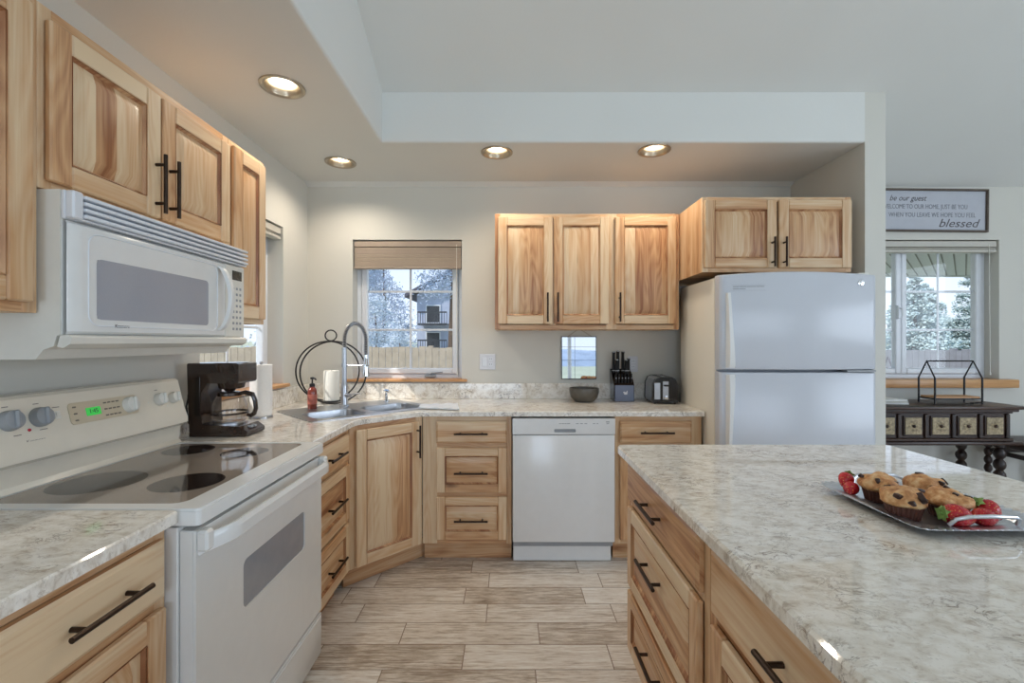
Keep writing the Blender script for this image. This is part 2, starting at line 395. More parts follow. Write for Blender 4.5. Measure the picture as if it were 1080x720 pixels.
def wall_pieces(mb, a0, a1, z0, z1, d0, d1, holes, axis):
    """wall slab along X (axis 0) or Y (axis 1) with rectangular openings (a0,a1,z0,z1)"""
    def put(p, q, r, t):
        if q-p < 1e-4 or t-r < 1e-4: return
        mb.box(p, q, d0, d1, r, t) if axis == 0 else mb.box(d0, d1, p, q, r, t)
    cur = a0
    for h in sorted(holes):
        put(cur, h[0], z0, z1); put(h[0], h[1], z0, h[2]); put(h[0], h[1], h[3], z1); cur = h[1]
    put(cur, a1, z0, z1)
W1 = (-1.145, -.347, 1.05, 2.075); W2 = (2.17, 2.97, 1.05, 2.075); W3 = (2.25, 3.585, 1.05, 2.075)
mb = MB(); wall_pieces(mb, XL-TH, XR+TH, 0, 2.62, YB, YB+TH, [W1, W3], 0); struct('wall_back', mb, 'wall')
mb = MB(); wall_pieces(mb, YR-TH, YB, 0, 4.4, XL-TH, XL, [W2], 1); struct('wall_left', mb, 'wall')
PATIO = (.55, 2.35, .05, 2.1)
mb = MB(); wall_pieces(mb, XL, XR, 0, 2.95, YR-TH, YR, [(-1.3, .4, .05, 2.1), PATIO, (2.8, 5.2, .65, 2.35)], 0); struct('wall_rear', mb, 'wall')
mb = MB(); wall_pieces(mb, YR-TH, YB, 0, 4.4, XR, XR+TH, [(-2.7, .7, .7, 2.4)], 1); struct('wall_right', mb, 'wall')
mb = MB(); mb.add(P_side([(2.635, 0), (YB, 0), (YB, 2.46), (2.635, cz(2.635))], 0, .12), T=Matrix(((0, 1, 0, 2.06), (1, 0, 0, 0), (0, 0, 1, 0), (0, 0, 0, 1))))
struct('wall_partition', mb, 'wall')
mb = MB()
x0, x1 = XL, XR
vs = [(x0, YB, 2.46), (x1, YB, 2.46), (x1, -.8, cz(-.8)), (x0, -.8, cz(-.8)), (x1, YR, cz(YR)), (x0, YR, cz(YR))]
vs += [(x, y, z+.1) for x, y, z in vs]
mb.add((vs, [(0, 1, 2, 3), (3, 2, 4, 5), (6, 9, 8, 7), (9, 11, 10, 8), (0, 6, 7, 1), (5, 4, 10, 11), (0, 3, 9, 6), (3, 5, 11, 9), (1, 7, 8, 2), (2, 8, 10, 4)]))
struct('ceiling', mb, 'ceil')

CANS = [(-1.026, 2.06), (-1.085, 2.93), (-.075, 2.775), (.875, 2.745)]
def circle(cx, cy, r, n=28): return [(cx+r*math.cos(2*PI*i/n), cy+r*math.sin(2*PI*i/n)) for i in range(n)]
BV = .012
mb = MB()
outer = [(XL, YR), (SOFX-BV, YR), (SOFX-BV, SOFY+BV), (2.06, SOFY+BV), (2.06, YB), (XL, YB)]
mb.add(P_plate(outer, [circle(x, y, .079) for x, y in CANS], SOFZ, SOFZ))
# rounded lower corner, then the upright faces up to the sloped ceiling
for a, b_ in (((SOFX, YR), (SOFX, SOFY)), ((SOFX, SOFY), (2.06, SOFY))):
    ix = lambda p, k: (p[0]-BV*k, p[1]+BV*k)
    st = [(1, 0), (.62, .08), (.3, .3), (.08, .62), (0, 1)]
    vs, fs = [], []
    for kin, kz in st:
        for p in (a, b_):
            q = [p[0], p[1]]
            if a[0] == b_[0]:
                q[0] -= BV*kin
                if p is b_: q[1] += BV*kin
            else:
                q[1] += BV*kin
                if p is a: q[0] -= BV*kin
            vs.append((q[0], q[1], SOFZ+BV*kz))
    for i in range(len(st)-1): fs.append((2*i, 2*i+1, 2*i+3, 2*i+2))
    mb.add((vs, fs))
zb = SOFZ+BV
mb.add(([(SOFX, YR, zb), (SOFX, SOFY, zb), (SOFX, SOFY, cz(SOFY)), (SOFX, -.8, cz(-.8)), (SOFX, YR, cz(YR))], [(0, 1, 2, 3, 4)]))
mb.add(([(SOFX, SOFY, zb), (2.06, SOFY, zb), (2.06, SOFY, cz(SOFY)), (SOFX, SOFY, cz(SOFY))], [(0, 1, 2, 3)]))
struct('ceiling_soffit', mb, 'ceil')

for i, ((x, y), lab) in enumerate(zip(CANS, ('round recessed ceiling light above the microwave cabinet, nearest of the four', 'round recessed ceiling light in the corner over the kitchen sink',
        'round recessed ceiling light in front of the left end of the back wall cabinets', 'round recessed ceiling light nearest the refrigerator alcove'))):
    t = thing('recessed_light', lab, 'light', (x, y, SOFZ), 'recessed ceiling lights')
    mb = MB(); mb.add(P_lathe([(.097, -.0005), (.096, -.006), (.086, -.008), (.076, -.003), (.0745, .0015), (.0785, .0015), (.097, -.0005)], (x, y, SOFZ), 32, caps=False)); obj('trim_ring', mb, 'nickel', t)
    mb = MB(); mb.add(P_lathe([(.0775, .0), (.0745, .004), (.070, .03), (.066, .075), (.066, .105), (1e-6, .11)], (x, y, SOFZ), 32, caps=False)); obj('reflector', mb, 'nickel', t)
    mb = MB(); mb.add(P_lathe([(1e-6, .030), (.028, .032), (.05, .040), (.056, .052), (.05, .075), (.02, .105), (1e-6, .106)], (x, y, SOFZ), 28)); obj('bulb', mb, 'lamp', t, label='lit frosted bulb')
    l = bpy.data.lights.new('can_lamp', 'SPOT'); l.energy = CAN_W; l.color = CAN_COL; l.spot_size = math.radians(150); l.spot_blend = .7; l.shadow_soft_size = .045
    lo = bpy.data.objects.new('can_lamp', l); lo.location = (x, y, SOFZ-.015); COL.objects.link(lo)

# ------------------------------------------------------------------ windows
def window(name, F, w, z0, z1, layout, depth=.10, sill=None, crank=False, bars=(2, 3)):
    """F: frame whose x runs along the wall, y=0 on the inner wall face"""
    root = bpy.data.objects.new(name, None); COL.objects.link(root); root.location = F @ Vector((w/2, 0, z0)); WL[root.name] = Vector(root.location); root['kind'] = 'structure'
    fw = .035; mb = MB(F); y0, y1 = depth, depth+.06
    mb.box(0, fw, y0, y1, z0, z1, .004); mb.box(w-fw, w, y0, y1, z0, z1, .004); mb.box(fw, w-fw, y0, y1, z1-fw, z1, .004); mb.box(fw, w-fw, y0, y1, z0, z0+fw, .004)
    obj('window_frame', mb, 'vinyl', root)
    for (a, b) in layout:
        sw = .042; mb = MB(F); ys, ye = depth-.012, depth+.036; zb, zt = z0+fw+.002, z1-fw-.002
        mb.box(a, a+sw, ys, ye, zb, zt, .006); mb.box(b-sw, b, ys, ye, zb, zt, .006); mb.box(a+sw, b-sw, ys, ye, zb, zb+sw, .006); mb.box(a+sw, b-sw, ys, ye, zt-sw, zt, .006)
        sa = obj('sash', mb, 'vinyl', root)
        mb = MB(F); mb.box(a+sw-.004, b-sw+.004, ys+.02, ys+.026, zb+sw-.004, zt-sw+.004); obj('pane', mb, 'glass', sa)
        mb = MB(F); bw = .008
        for i in range(1, bars[0]): x = a+sw+(b-a-2*sw)*i/bars[0]; mb.box(x-bw, x+bw, ys+.027, ys+.034, zb+sw, zt-sw, .002)
        for i in range(1, bars[1]): z = zb+sw+(zt-zb-2*sw)*i/bars[1]; mb.box(a+sw, b-sw, ys+.0271, ys+.0339, z-bw, z+bw, .002)
        if bars != (1, 1): obj('muntin', mb, 'vinyl', sa)
    if crank:
        mb = MB(F); cx = w*.72
        mb.box(cx-.06, cx+.02, depth-.034, depth-.001, z0+.012, z0+.032, .005); mb.add(P_tube([(cx-.01, depth-.02, z0+.03), (cx-.01, depth-.035, z0+.045), (cx+.075, depth-.035, z0+.05)], .006, 6)); obj('crank_handle', mb, 'grey', root)
    if sill:
        (sa_, sb, out, th) = sill; mb = MB(F)
        mb.box(0.002, w-.002, -.001, depth-.002, z0-.001, z0+.006, .002, 0, .35); mb.box(sa_, sb, -out, 0, z0-th+.006, z0+.006, .006, 0, .3, 2); obj('window_sill', mb, 'sill', root)
    return root
FB = lambda x: frame((x, YB, 0), 0)
FL = lambda y: frame((XL, y, 0), 90)
window('window_1', FB(W1[0]), W1[1]-W1[0], 1.05, 2.075, [(.037, .761)], sill=(-.07, .84, .03, .02), crank=True)
window('window_2', FL(W2[0]), W2[1]-W2[0], 1.05, 2.075, [(.037, .763)], sill=(-.04, .84, .03, .022))
r3 = window('window_3', FB(W3[0]), W3[1]-W3[0], 1.05, 2.075, [(.037, .695), (.696, 1.298)], sill=(-.05, 1.42, .06, .06))
mb = MB(FB(W3[0])); mb.box(.655, .68, .068, .087, 1.50, 1.60, .004); mb.add(P_tube([(.667, .07, 1.58), (.667, .045, 1.57), (.667, .045, 1.52)], .006, 6)); obj('sash_lock', mb, 'vinyl', r3)
# unseen openings: patio door known from the mirror, others added for the fill lamps
FR = lambda x: frame((x, YR, 0), 180)
for nm, xa, xb, za, zb_, lay in (('door_2', -1.3, .4, .05, 2.1, 1), ('window_4', 2.8, 5.2, .65, 2.35, 2), ('door_1', .55, 2.35, .05, 2.1, 2)):
    w = xb-xa; lay = [(.037, w-.037)] if lay == 1 else [(.037, w/2), (w/2+.001, w-.037)]
    window(nm, FR(xb), w, za, zb_, lay, bars=(1, 1) if nm[:4] == 'door' else (2, 3))
window('window_5', frame((XR, .7, 0), -90), 3.4, .7, 2.4, [(.037, 1.70), (1.701, 3.363)])  # opening added on the side for the right fill lamp

def blind(F, w, z1, z0, mat, lab, cat='blind', cord=None, slats=9):
    p = F @ Vector((w/2, .04, z0)); t = thing('window_blind', lab, cat, p, 'window blinds')
    mb = MB(F); mb.box(.004, w-.004, .012, .06, z1-.045, z1-.002, .003); obj('headrail', mb, mat, t)
    mb = MB(F); n = slats; zt, zb = z1-.05, z0+.022
    for i in range(n):
        z = zb+(zt-zb)*(i+.5)/n; h = (zt-zb)/n
        mb.box(.008, w-.008, .012+.002*(i % 2), .058, z-h*.46, z+h*.46, .0015)
    obj('slat_stack', mb, mat, t)
    mb = MB(F); mb.box(.006, w-.006, .010, .06, z0, z0+.02, .004); obj('bottom_rail', mb, mat, t)
    if cord:
        mb = MB(F); mb.add(P_tube([(cord, .006, z1-.03), (cord, .004, z1-.5), (cord+.004, .004, 1.12)], .0022, 6)); mb.add(P_lathe([(.002, 0), (.006, -.03), (.004, -.035)], (cord+.004, .004, 1.12), 8)); obj('pull_cord', mb, 'plastic', t)
blind(FB(W1[0]), W1[1]-W1[0], 2.07, 1.865, 'blind', 'taupe slatted blind pulled up over the window above the sink', cord=.76)
blind(FL(W2[0]), W2[1]-W2[0], 2.07, 1.99, 'blindw', 'pale blind raised at the top of the left wall window', slats=5)
blind(FB(W3[0]), W3[1]-W3[0], 2.07, 1.985, 'blindw', 'pale blind raised at the top of the dining room window', cord=1.27, slats=5)

# ------------------------------------------------------------------ cabinets
DT = .02   # door thickness; local y = 0 is the face frame, doors stand out to y = -DT
def tint_mix(): return random.choice([.08, .16, .24, .3, .36, .42, .52])
def slab_front(mb, x0, x1, z0, z1, g=0):
    n = random.choice([1, 2, 2]); cut = [z0]+sorted(z0+(z1-z0)*random.uniform(.25, .75) for _ in range(n-1))+[z1]
    vs, fs = [], []; e = .010
    # routed edge all round, field of glued boards
    for a, b in zip(cut, cut[1:]):
        lo, hi = (e if a == z0 else 0), (e if b == z1 else 0)
        v = [(x0+e, -DT, a+lo), (x1-e, -DT, a+lo), (x1-e, -DT, b-hi), (x0+e, -DT, b-hi), (x0, -DT+.007, a), (x1, -DT+.007, a), (x1, -DT+.007, b), (x0, -DT+.007, b)]
        f = [(0, 1, 2, 3), (4, 0, 3, 7), (1, 5, 6, 2)]
        if lo: f.append((4, 5, 1, 0))
        if hi: f.append((3, 2, 6, 7))
        mb.add((v, f), g, tint_mix())
    v = [(x0, -DT+.007, z0), (x1, -DT+.007, z0), (x1, -DT+.007, z1), (x0, -DT+.007, z1), (x0, -.001, z0), (x1, -.001, z0), (x1, -.001, z1), (x0, -.001, z1)]
    mb.add((v, [(0, 1, 5, 4), (1, 2, 6, 5), (2, 3, 7, 6), (3, 0, 4, 7), (4, 5, 6, 7)]), g, .4)
def panel_front(mb, x0, x1, z0, z1, fw=.058, g=2, staves=None):
    """frame-and-raised-panel front: two stiles, two rails, a bevelled field of glued staves"""
    y = -DT
    mb.box(x0, x0+fw, y, -.001, z0, z1, .004, 2, tint_mix()*.8); mb.box(x1-fw, x1, y, -.001, z0, z1, .004, 2, tint_mix()*.8)
    mb.box(x0+fw, x1-fw, y+.0004, -.001, z1-fw, z1, .004, 0, tint_mix()*.8); mb.box(x0+fw, x1-fw, y+.0004, -.001, z0, z0+fw, .004, 0, tint_mix()*.8)
    a0, a1, b0, b1 = x0+fw, x1-fw, z0+fw, z1-fw
    # sticking: a small slope from the frame down to the groove
    e = .008; v = []
    for k, yy in ((0, y+.005), (e, y+.012)): v += [(a0+k, yy, b0+k), (a1-k, yy, b0+k), (a1-k, yy, b1-k), (a0+k, yy, b1-k)]
    v += [(a0, y+.0005, b0), (a1, y+.0005, b0), (a1, y+.0005, b1), (a0, y+.0005, b1)]
    mb.add((v, [(i, (i+1) % 4, 4+(i+1) % 4, 4+i) for i in range(4)]+[(8+i, 8+(i+1) % 4, (i+1) % 4, i) for i in range(4)]), 2, .62)
    a0 += e; a1 -= e; b0 += e; b1 -= e; bw = min(.032, (b1-b0)*.3, (a1-a0)*.3)
    yl, yh = y+.012, y+.003
    along = (g == 2); lo, hi = (a0, a1) if along else (b0, b1)
    span = hi-lo; n = staves or max(1, round(span/.085)); ws = [random.uniform(.6, 1.5) for _ in range(n)]; tot = sum(ws)
    cuts = [lo]; 
    for w in ws: cuts.append(cuts[-1]+span*w/tot)
    cuts[-1] = hi; tn = [tint_mix() for _ in range(n)]
    def st(p):
        for i in range(n):
            if p < cuts[i+1]: return i
        return n-1
    us = sorted(set([lo, lo+bw, hi-bw, hi]+[c for c in cuts[1:-1]])); o0, o1 = (b0, b1) if along else (a0, a1)
    for u0, u1 in zip(us, us[1:]):
        def H(u): return min(1, max(0, min(u-lo, hi-u)/bw))
        tt = tn[st((u0+u1)/2)]
        # outer edge may follow the mitre: o + bw*H(u)
        def P(u, o, h): return (u, yl+(yh-yl)*h, o) if along else (o, yl+(yh-yl)*h, u)
        pts = [P(u0, o0, 0), P(u1, o0, 0), P(u1, o0+bw*H(u1), H(u1)), P(u0, o0+bw*H(u0), H(u0)), P(u1, o1-bw*H(u1), H(u1)), P(u0, o1-bw*H(u0), H(u0)), P(u1, o1, 0), P(u0, o1, 0)]
        fs = [(0, 1, 2, 3), (3, 2, 4, 5), (5, 4, 6, 7)]
        mb.add((pts, fs), g, tt)
def pull(F, cx, cz_, L_, vert, y=-DT, r=.006):
    mb = MB(F); so = .032
    d = (0, 0, 1) if vert else (1, 0, 0); p = Vector((cx, y-so, cz_)); d = Vector(d)
    mb.add(P_cyl(p-d*L_/2, p+d*L_/2, r, n=12))
    for k in (-1, 1):
        q = p+d*(L_*.33*k); mb.add(P_cyl(q, (q.x, y-.0005, q.z), .005, .0055, 10))
    return mb
def cabinet(name, label, cat, F, w, d, z0, z1, fronts, toe=None, sides=(.016, .016), group=None, cols=None, rails=None, fstile=(.035, .035), solid_end=None, topless=True, bottom=True, carcass=True):
    t = thing(name, label, cat, F @ Vector((w/2, d/2, toe and 0 or z0)), group)
    mb = MB(F)
    if carcass:
        mb.box(0, sides[0], .02, d, z0, z1, 0, 2, .3); mb.box(w-sides[1], w, .02, d, z0, z1, 0, 2, .3)
        mb.box(sides[0], w-sides[1], d-.012, d, z0, z1, 0, 2, .3)
        mb.box(sides[0], w-sides[1], .02, d-.012, z0+.012, z0+.028, 0, 0, .3)
        if not topless: mb.box(sides[0], w-sides[1], .02, d-.012, z1-.02, z1-.004, 0, 0, .3)
    # face frame: outer stiles, rails between
    mb.box(0, fstile[0], 0, .02, z0, z1, .0015, 2, tint_mix()); mb.box(w-fstile[1], w, 0, .02, z0, z1, .0015, 2, tint_mix())
    for za, zb in (rails or [(z0, z0+.03), (z1-.03, z1)]): mb.box(fstile[0], w-fstile[1], .0004, .0196, za, zb, .001, 0, tint_mix())
    for xa, xb in (cols or []): mb.box(xa, xb, .0008, .0192, z0+.002, z1-.002, .001, 2, tint_mix())
    obj('body', mb, 'wood', t)
    if toe:
        mb = MB(F); mb.box(toe[0], w-toe[1], toe[2], toe[2]+.016, 0.001, z0-.0005, .001, 0, .42); mb.box(.002, .018, toe[2]+.017, d, 0.001, z0-.0005, 0, 0, .4); mb.box(w-.018, w-.002, toe[2]+.017, d, 0.001, z0-.0005, 0, 0, .4); obj('toe_kick', mb, 'wood', t)
    for f in fronts:
        kind, x0, x1, za, zb, style = f[:6]; mb = MB(F)
        if style == 'slab': slab_front(mb, x0, x1, za, zb)
        elif style == 'hpanel': panel_front(mb, x0, x1, za, zb, .052, 0)
        else: panel_front(mb, x0, x1, za, zb)
        if kind == 'drawer': mb.box(x0+.03, x1-.03, .021, d-.05, za+.02, zb-.03, 0, 0, .2)
        o = obj(kind, mb, 'wood', t)
        if len(f) > 6 and f[6]:
            for h in f[6]: obj('handle', pull(F, *h), 'bronze', o, label='dark bronze bar handle')
    return t

ZB, ZT = .115, .884     # base cabinets
D1, D2, D3 = (.712, .852), (.408, .694), (.140, .388)
XF = XL+.625            # face frame plane of the left run, X = -0.85
YF = 2.74               # face frame plane of the back run
# left run, in front of the range (towards the viewer)
F = frame((XF, .30, 0), 90)
cabinet('base_cabinet', 'hickory drawer-over-door base cabinet at the lower left, nearer than the range', 'cabinet', F, .823, .62, ZB, ZT,
        [('drawer', .020, .395, *D1, 'slab', [(.21, .782, .19, False)]), ('drawer', .425, .805, *D1, 'slab', [(.625, .784, .19, False)]),
         ('door', .020, .395, .14, .688, 'panel', [(.36, .58, .19, True)]), ('door', .425, .805, .14, .688, 'panel', [(.46, .50, .19, True)])],
        toe=(0, 0, .07), cols=[(.38, .44)], rails=[(ZB, ZB+.03), (.682, .716), (ZT-.032, ZT)])
F = frame((XF, 1.905, 0), 90)
cabinet('base_cabinet', 'hickory three drawer base cabinet between the range and the corner sink cabinet', 'cabinet', F, .503, .62, ZB, ZT,
        [('drawer', .02, .465, *D1, 'slab', [(.25, .782, .19, False)]), ('drawer', .02, .465, *D2, 'hpanel', [(.25, .55, .19, False)]), ('drawer', .02, .465, *D3, 'hpanel', [(.25, .262, .19, False)])],
        toe=(0, 0.02, .07), rails=[(ZB, ZB+.03), (.384, .412), (.69, .716), (ZT-.032, ZT)])
# diagonal corner cabinet
PA, PB = Vector((XF, 2.4105, 0)), Vector((-.5225, YF, 0)); DL = (PB-PA).length
F = frame(PA, math.degrees(math.atan2(PB.y-PA.y, PB.x-PA.x)))
t = thing('corner_sink_cabinet', 'diagonal hickory corner cabinet with one tall panelled door under the sink', 'cabinet', F @ Vector((DL/2, .2, 0)))
mb = MB(F)
mb.box(.002, .05, .0005, .02, ZB, ZT, .001, 2, .15); mb.box(DL-.045, DL-.002, .0005, .02, ZB, ZT, .001, 2, .12); mb.box(.05, DL-.045, .0008, .0196, ZB, ZB+.03, .001, 0); mb.box(.05, DL-.045, .0008, .0196, ZT-.035, ZT, .001, 0)
mb.add((lambda vf: ([F.inverted() @ Vector(v) for v in vf[0]], vf[1]))(P_prism([(XF+.01, 2.44), (-.55, YF-.01+.02), (-.55, YB-.02), (XL+.02, YB-.02), (XL+.02, 2.44)], ZB+.012, ZB+.028)), 0, .3)
obj('body', mb, 'wood', t)
mb = MB(F); mb.box(.0, DL+.06, .065, .081, .001, ZB-.0005, .001, 0, .5); obj('toe_kick', mb, 'wood', t)
mb = MB(F); panel_front(mb, .035, .440, .122, .856, .06, 2, 5); dr = obj('door', mb, 'wood', t); obj('handle', pull(F, .415, .742, .19, True), 'bronze', dr, label='dark bronze bar handle')
# back run
F = frame((-.5215, YF, 0), 0)
cabinet('base_cabinet', 'pale hickory three drawer base cabinet left of the white dishwasher', 'cabinet', F, .536, .585, ZB, ZT,
        [('drawer', .085, .507, .722, .853, 'slab', [(.295, .782, .2, False)]), ('drawer', .085, .507, .425, .695, 'hpanel', [(.295, .548, .2, False)]), ('drawer', .085, .507, .142, .400, 'hpanel', [(.295, .265, .2, False)])],
        toe=(-.0, 0, .06), fstile=(.088, .03), rails=[(ZB, ZB+.03), (.392, .432), (.690, .726), (ZT-.032, ZT)])
F = frame((.6355, YF, 0), 0)
cabinet('base_cabinet', 'hickory base cabinet between the dishwasher and the refrigerator, with a drawer over a door', 'cabinet', F, .522, .585, ZB, ZT,
        [('drawer', .028, .458, .722, .853, 'slab', [(.243, .788, .2, False)]), ('door', .028, .458, .142, .700, 'panel', [(.41, .58, .19, True)])],
        toe=(0, 0, .06), fstile=(.035, .068), rails=[(ZB, ZB+.03), (.690, .73), (ZT-.032, ZT)])
# island, facing the range
XI = .482
F = frame((XI, 1.812, 0), -90)
cabinet('island_cabinet', 'hickory island cabinet with three stacked drawers, at the far end of the island', 'cabinet', F, .722, .62, ZB, ZT,
        [('drawer', .029, .690, .712, .855, 'slab', [(.355, .785, .19, False)]), ('drawer', .029, .690, .386, .690, 'hpanel', [(.355, .585, .19, False)]), ('drawer', .029, .690, .135, .364, 'hpanel', [(.355, .285, .19, False)])],
        toe=(.0, 0, .07), rails=[(ZB, ZB+.03), (.36, .39), (.686, .716), (ZT-.028, ZT)])
F = frame((XI, 1.0895, 0), -90)
cabinet('island_cabinet', 'hickory island cabinet with a wide drawer over doors, nearest the camera', 'cabinet', F, .76, .62, ZB, ZT,
        [('drawer', .038, .722, .705, .855, 'slab', [(.385, .785, .19, False)]), ('door', .038, .377, .135, .680, 'panel', [(.335, .56, .19, True)]), ('door', .383, .722, .135, .680, 'panel', [(.425, .56, .19, True)])],
        toe=(0, 0, .07), rails=[(ZB, ZB+.03), (.676, .71), (ZT-.028, ZT)])
mb = MB(); mb.box(1.104, 1.124, .33, 1.812, .001, ZT, .002, 2, .3); mb.box(1.125, 1.135, .33, 1.812, .001, .10, .002, 1, .3)
for i in range(4): mb.box(1.1245, 1.131, .33+.47*i, .40+.47*i, .102, ZT, .002, 2, .25)
tag(obj('island_back_panel', mb, 'wood'), 'hickory panel closing the seating side of the island', 'panel')

# wall cabinets
UZ0, UZ1 = 1.41, 2.172
XU = XL+.31
F = frame((XU, .62, 0), 90)
cabinet('wall_cabinet', 'tall hickory wall cabinet cut by the left edge, left of the microwave', 'cabinet', F, .503, .308, 1.40, UZ1, [('door', .03, .478, 1.425, 2.145, 'panel', [(.06, 1.54, .19, True)])], topless=False, rails=[(1.40, 1.43), (UZ1-.03, UZ1)])
F = frame((XU, 1.1235, 0), 90)
cabinet('wall_cabinet', 'short hickory wall cabinet with two doors directly above the microwave', 'cabinet', F, .761, .308, 1.712, UZ1,
        [('door', .014, .376, 1.733, 2.137, 'panel', [(.352, 1.84, .19, True)]), ('door', .384, .747, 1.733, 2.137, 'panel', [(.412, 1.84, .19, True)])], topless=False)
F = frame((XU, 1.885, 0), 90)
cabinet('wall_cabinet', 'narrow hickory wall cabinet right of the microwave, beside the left window', 'cabinet', F, .275, .308, UZ0, UZ1, [('door', .016, .259, 1.432, 2.15, 'panel', [])], topless=False)
F = frame((-.094, YB-.326, 0), 0)
cabinet('wall_cabinet', 'hickory double door wall cabinet above the bowl, right of the sink window', 'cabinet', F, .768, .324, UZ0, UZ1,
        [('door', .022, .379, 1.445, 2.148, 'panel', [(.345, 1.553, .19, True)]), ('door', .389, .748, 1.445, 2.148, 'panel', [(.412, 1.553, .19, True)])], topless=False, cols=[(.36, .405)])
F = frame((.6745, YB-.326, 0), 0)
cabinet('wall_cabinet', 'hickory single door wall cabinet above the toaster, left of the refrigerator', 'cabinet', F, .446, .324, UZ0, UZ1, [('door', .022, .424, 1.445, 2.148, 'panel', [(.048, 1.553, .19, True)])], topless=False)
F = frame((1.127, 2.655, 0), 0)
cabinet('wall_cabinet', 'wide hickory two door cabinet mounted above the refrigerator', 'cabinet', F, .868, .672, 1.735, UZ1,
        [('door', .008, .425, 1.757, 2.152, 'panel', [(.395, 1.845, .17, True)]), ('door', .437, .860, 1.757, 2.152, 'panel', [(.462, 1.845, .17, True)])], topless=False)

# ------------------------------------------------------------------ countertops
CT0, CT1 = .8845, .914
def slab(mb, poly, holes=(), bev=.004):
    """counter slab with a softly rounded top edge"""
    mb.add(P_plate(poly, list(holes), CT0, CT1-bev), 0, 0)
    # narrow top layer drawn in for the eased edge
    n = len(poly); cen = []
    for i in range(n):
        p, a, b = Vector(poly[i]), Vector(poly[i-1]), Vector(poly[(i+1) % n])
        d1, d2 = (p-a).normalized(), (b-p).normalized(); n1, n2 = Vector((-d1.y, d1.x)), Vector((-d2.y, d2.x))
        m = (n1+n2); m = m/max(.3, m.dot(n1)) if m.length > 1e-6 else n1
        cen.append((p.x+m.x*bev, p.y+m.y*bev))
    vs = [(x, y, CT1-bev) for x, y in poly]+[(x, y, CT1) for x, y in cen]
    mb.add((vs, [(i, (i+1) % n, n+(i+1) % n, n+i) for i in range(n)]))
    mb.add(P_plate(cen, list(holes), CT1, CT1))
def SD(s_, t_): return ((s_-t_)/math.sqrt(2), (s_+t_)/math.sqrt(2))   # along / across the 45 degree sink
CE = .815
sink_cut = [SD(a, b) for a, b in round_rect(.955, 1.695, 2.395, 2.80, .05)]
def arc_pts(p, a, b, r=.05, n=5):
    """round the corner p between neighbours a and b"""
    p, a, b = Vector(p), Vector(a), Vector(b); q0 = p+(a-p).normalized()*r; q1 = p+(b-p).normalized()*r
    return [tuple(q0*(1-k)**2+p*2*k*(1-k)+q1*k**2) for k in [i/n for i in range(n+1)]]
c1, c2 = (-CE, 2.42), (-.53, 2.705)
poly = [(XL+.001, 1.8905), (-CE, 1.8905)]+arc_pts(c1, (-CE, 1.95), c2)+arc_pts(c2, c1, (1.0, 2.705))+arc_pts((1.166, 2.705), (1.0, 2.705), (1.166, 3.0), .012)+[(1.166, YB-.001), (XL+.001, YB-.001)]
mb = MB(); slab(mb, poly, [sink_cut])
ct = tag(obj('countertop', mb, 'quartz', loc=(-.2, 3.0, CT0)), 'L-shaped white quartz countertop along the back wall with the corner sink cut into it', 'countertop', 'quartz countertops')
BS = .112
mb = MB(); mb.box(XL+.001, XL+.02, 1.8905, YB-.001, CT1, CT1+BS, .002, 0); mb.box(XL+.021, 1.166, YB-.02, YB-.001, CT1, CT1+BS, .002, 0); obj('backsplash', mb, 'quartz', ct)
mb = MB(); slab(mb, [(XL+.001, .27), (-CE, .27)]+arc_pts((-CE, 1.1245), (-CE, 1.0), (-1, 1.1245), .01)+[(XL+.001, 1.1245)])
c = tag(obj('countertop', mb, 'quartz', loc=(-1.1, .7, CT0)), 'short white quartz countertop at lower left in front of the range', 'countertop', 'quartz countertops')
mb = MB(); mb.box(XL+.001, XL+.02, .27, 1.1245, CT1, CT1+BS, .002, 0); obj('backsplash', mb, 'quartz', c)
XE = .434
mb = MB(); slab(mb, [(XE, .27), (1.53, .27)]+arc_pts((1.53, 1.842), (1.53, 1), (1, 1.842), .03)+arc_pts((XE, 1.842), (1, 1.842), (XE, 1), .03), bev=.006)
tag(obj('island_countertop', mb, 'quartz', loc=(1, 1, CT0)), 'large polished white quartz slab on top of the kitchen island', 'countertop', 'quartz countertops')

# ------------------------------------------------------------------ sink, faucet
t = thing('kitchen_sink', 'double bowl stainless steel corner sink set diagonally in the countertop', 'sink', (*SD(1.32, 2.6), CT1))
b1 = round_rect(.985, 1.285, 2.42, 2.685, .06); b2 = round_rect(1.335, 1.665, 2.42, 2.685, .06)
mb = MB(); rim = round_rect(.93, 1.72, 2.36, 2.90, .035)
mb.add(P_plate([SD(*p) for p in rim], [[SD(*p) for p in b1], [SD(*p) for p in b2]], CT1+.0008, CT1+.0045)); obj('rim', mb, 'steel', t)
for bl in (b1, b2):
    mb = MB(); cx = sum(p[0] for p in bl)/len(bl); cy = sum(p[1] for p in bl)/len(bl); n = len(bl); vs = []; prof = [(1, .004), (.985, -.004), (.955, -.15), (.90, -.175), (.5, -.183), (.15, -.186)]
    for k, z in prof: vs += [(*SD(cx+(x-cx)*k, cy+(y-cy)*k), CT1+z) for x, y in bl]
    fs = [(i*n+j, i*n+(j+1) % n, (i+1)*n+(j+1) % n, (i+1)*n+j) for i in range(len(prof)-1) for j in range(n)]+[tuple(range((len(prof)-1)*n, len(prof)*n))]
    mb.add((vs, fs)); bo = obj('bowl', mb, 'steel', t)
    mb = MB(); mb.add(P_lathe([(.045, 0), (.043, .003), (.03, .001), (.028, -.004), (1e-6, -.004)], (*SD(cx, cy), CT1-.1835), 20)); obj('drain', mb, 'chrome', bo)
fx, fy = SD(1.295, 2.765); fz = CT1+.005
t = thing('spring_faucet', 'tall steel pull-down faucet with a coiled spring neck at the corner sink', 'faucet', (fx, fy, fz))
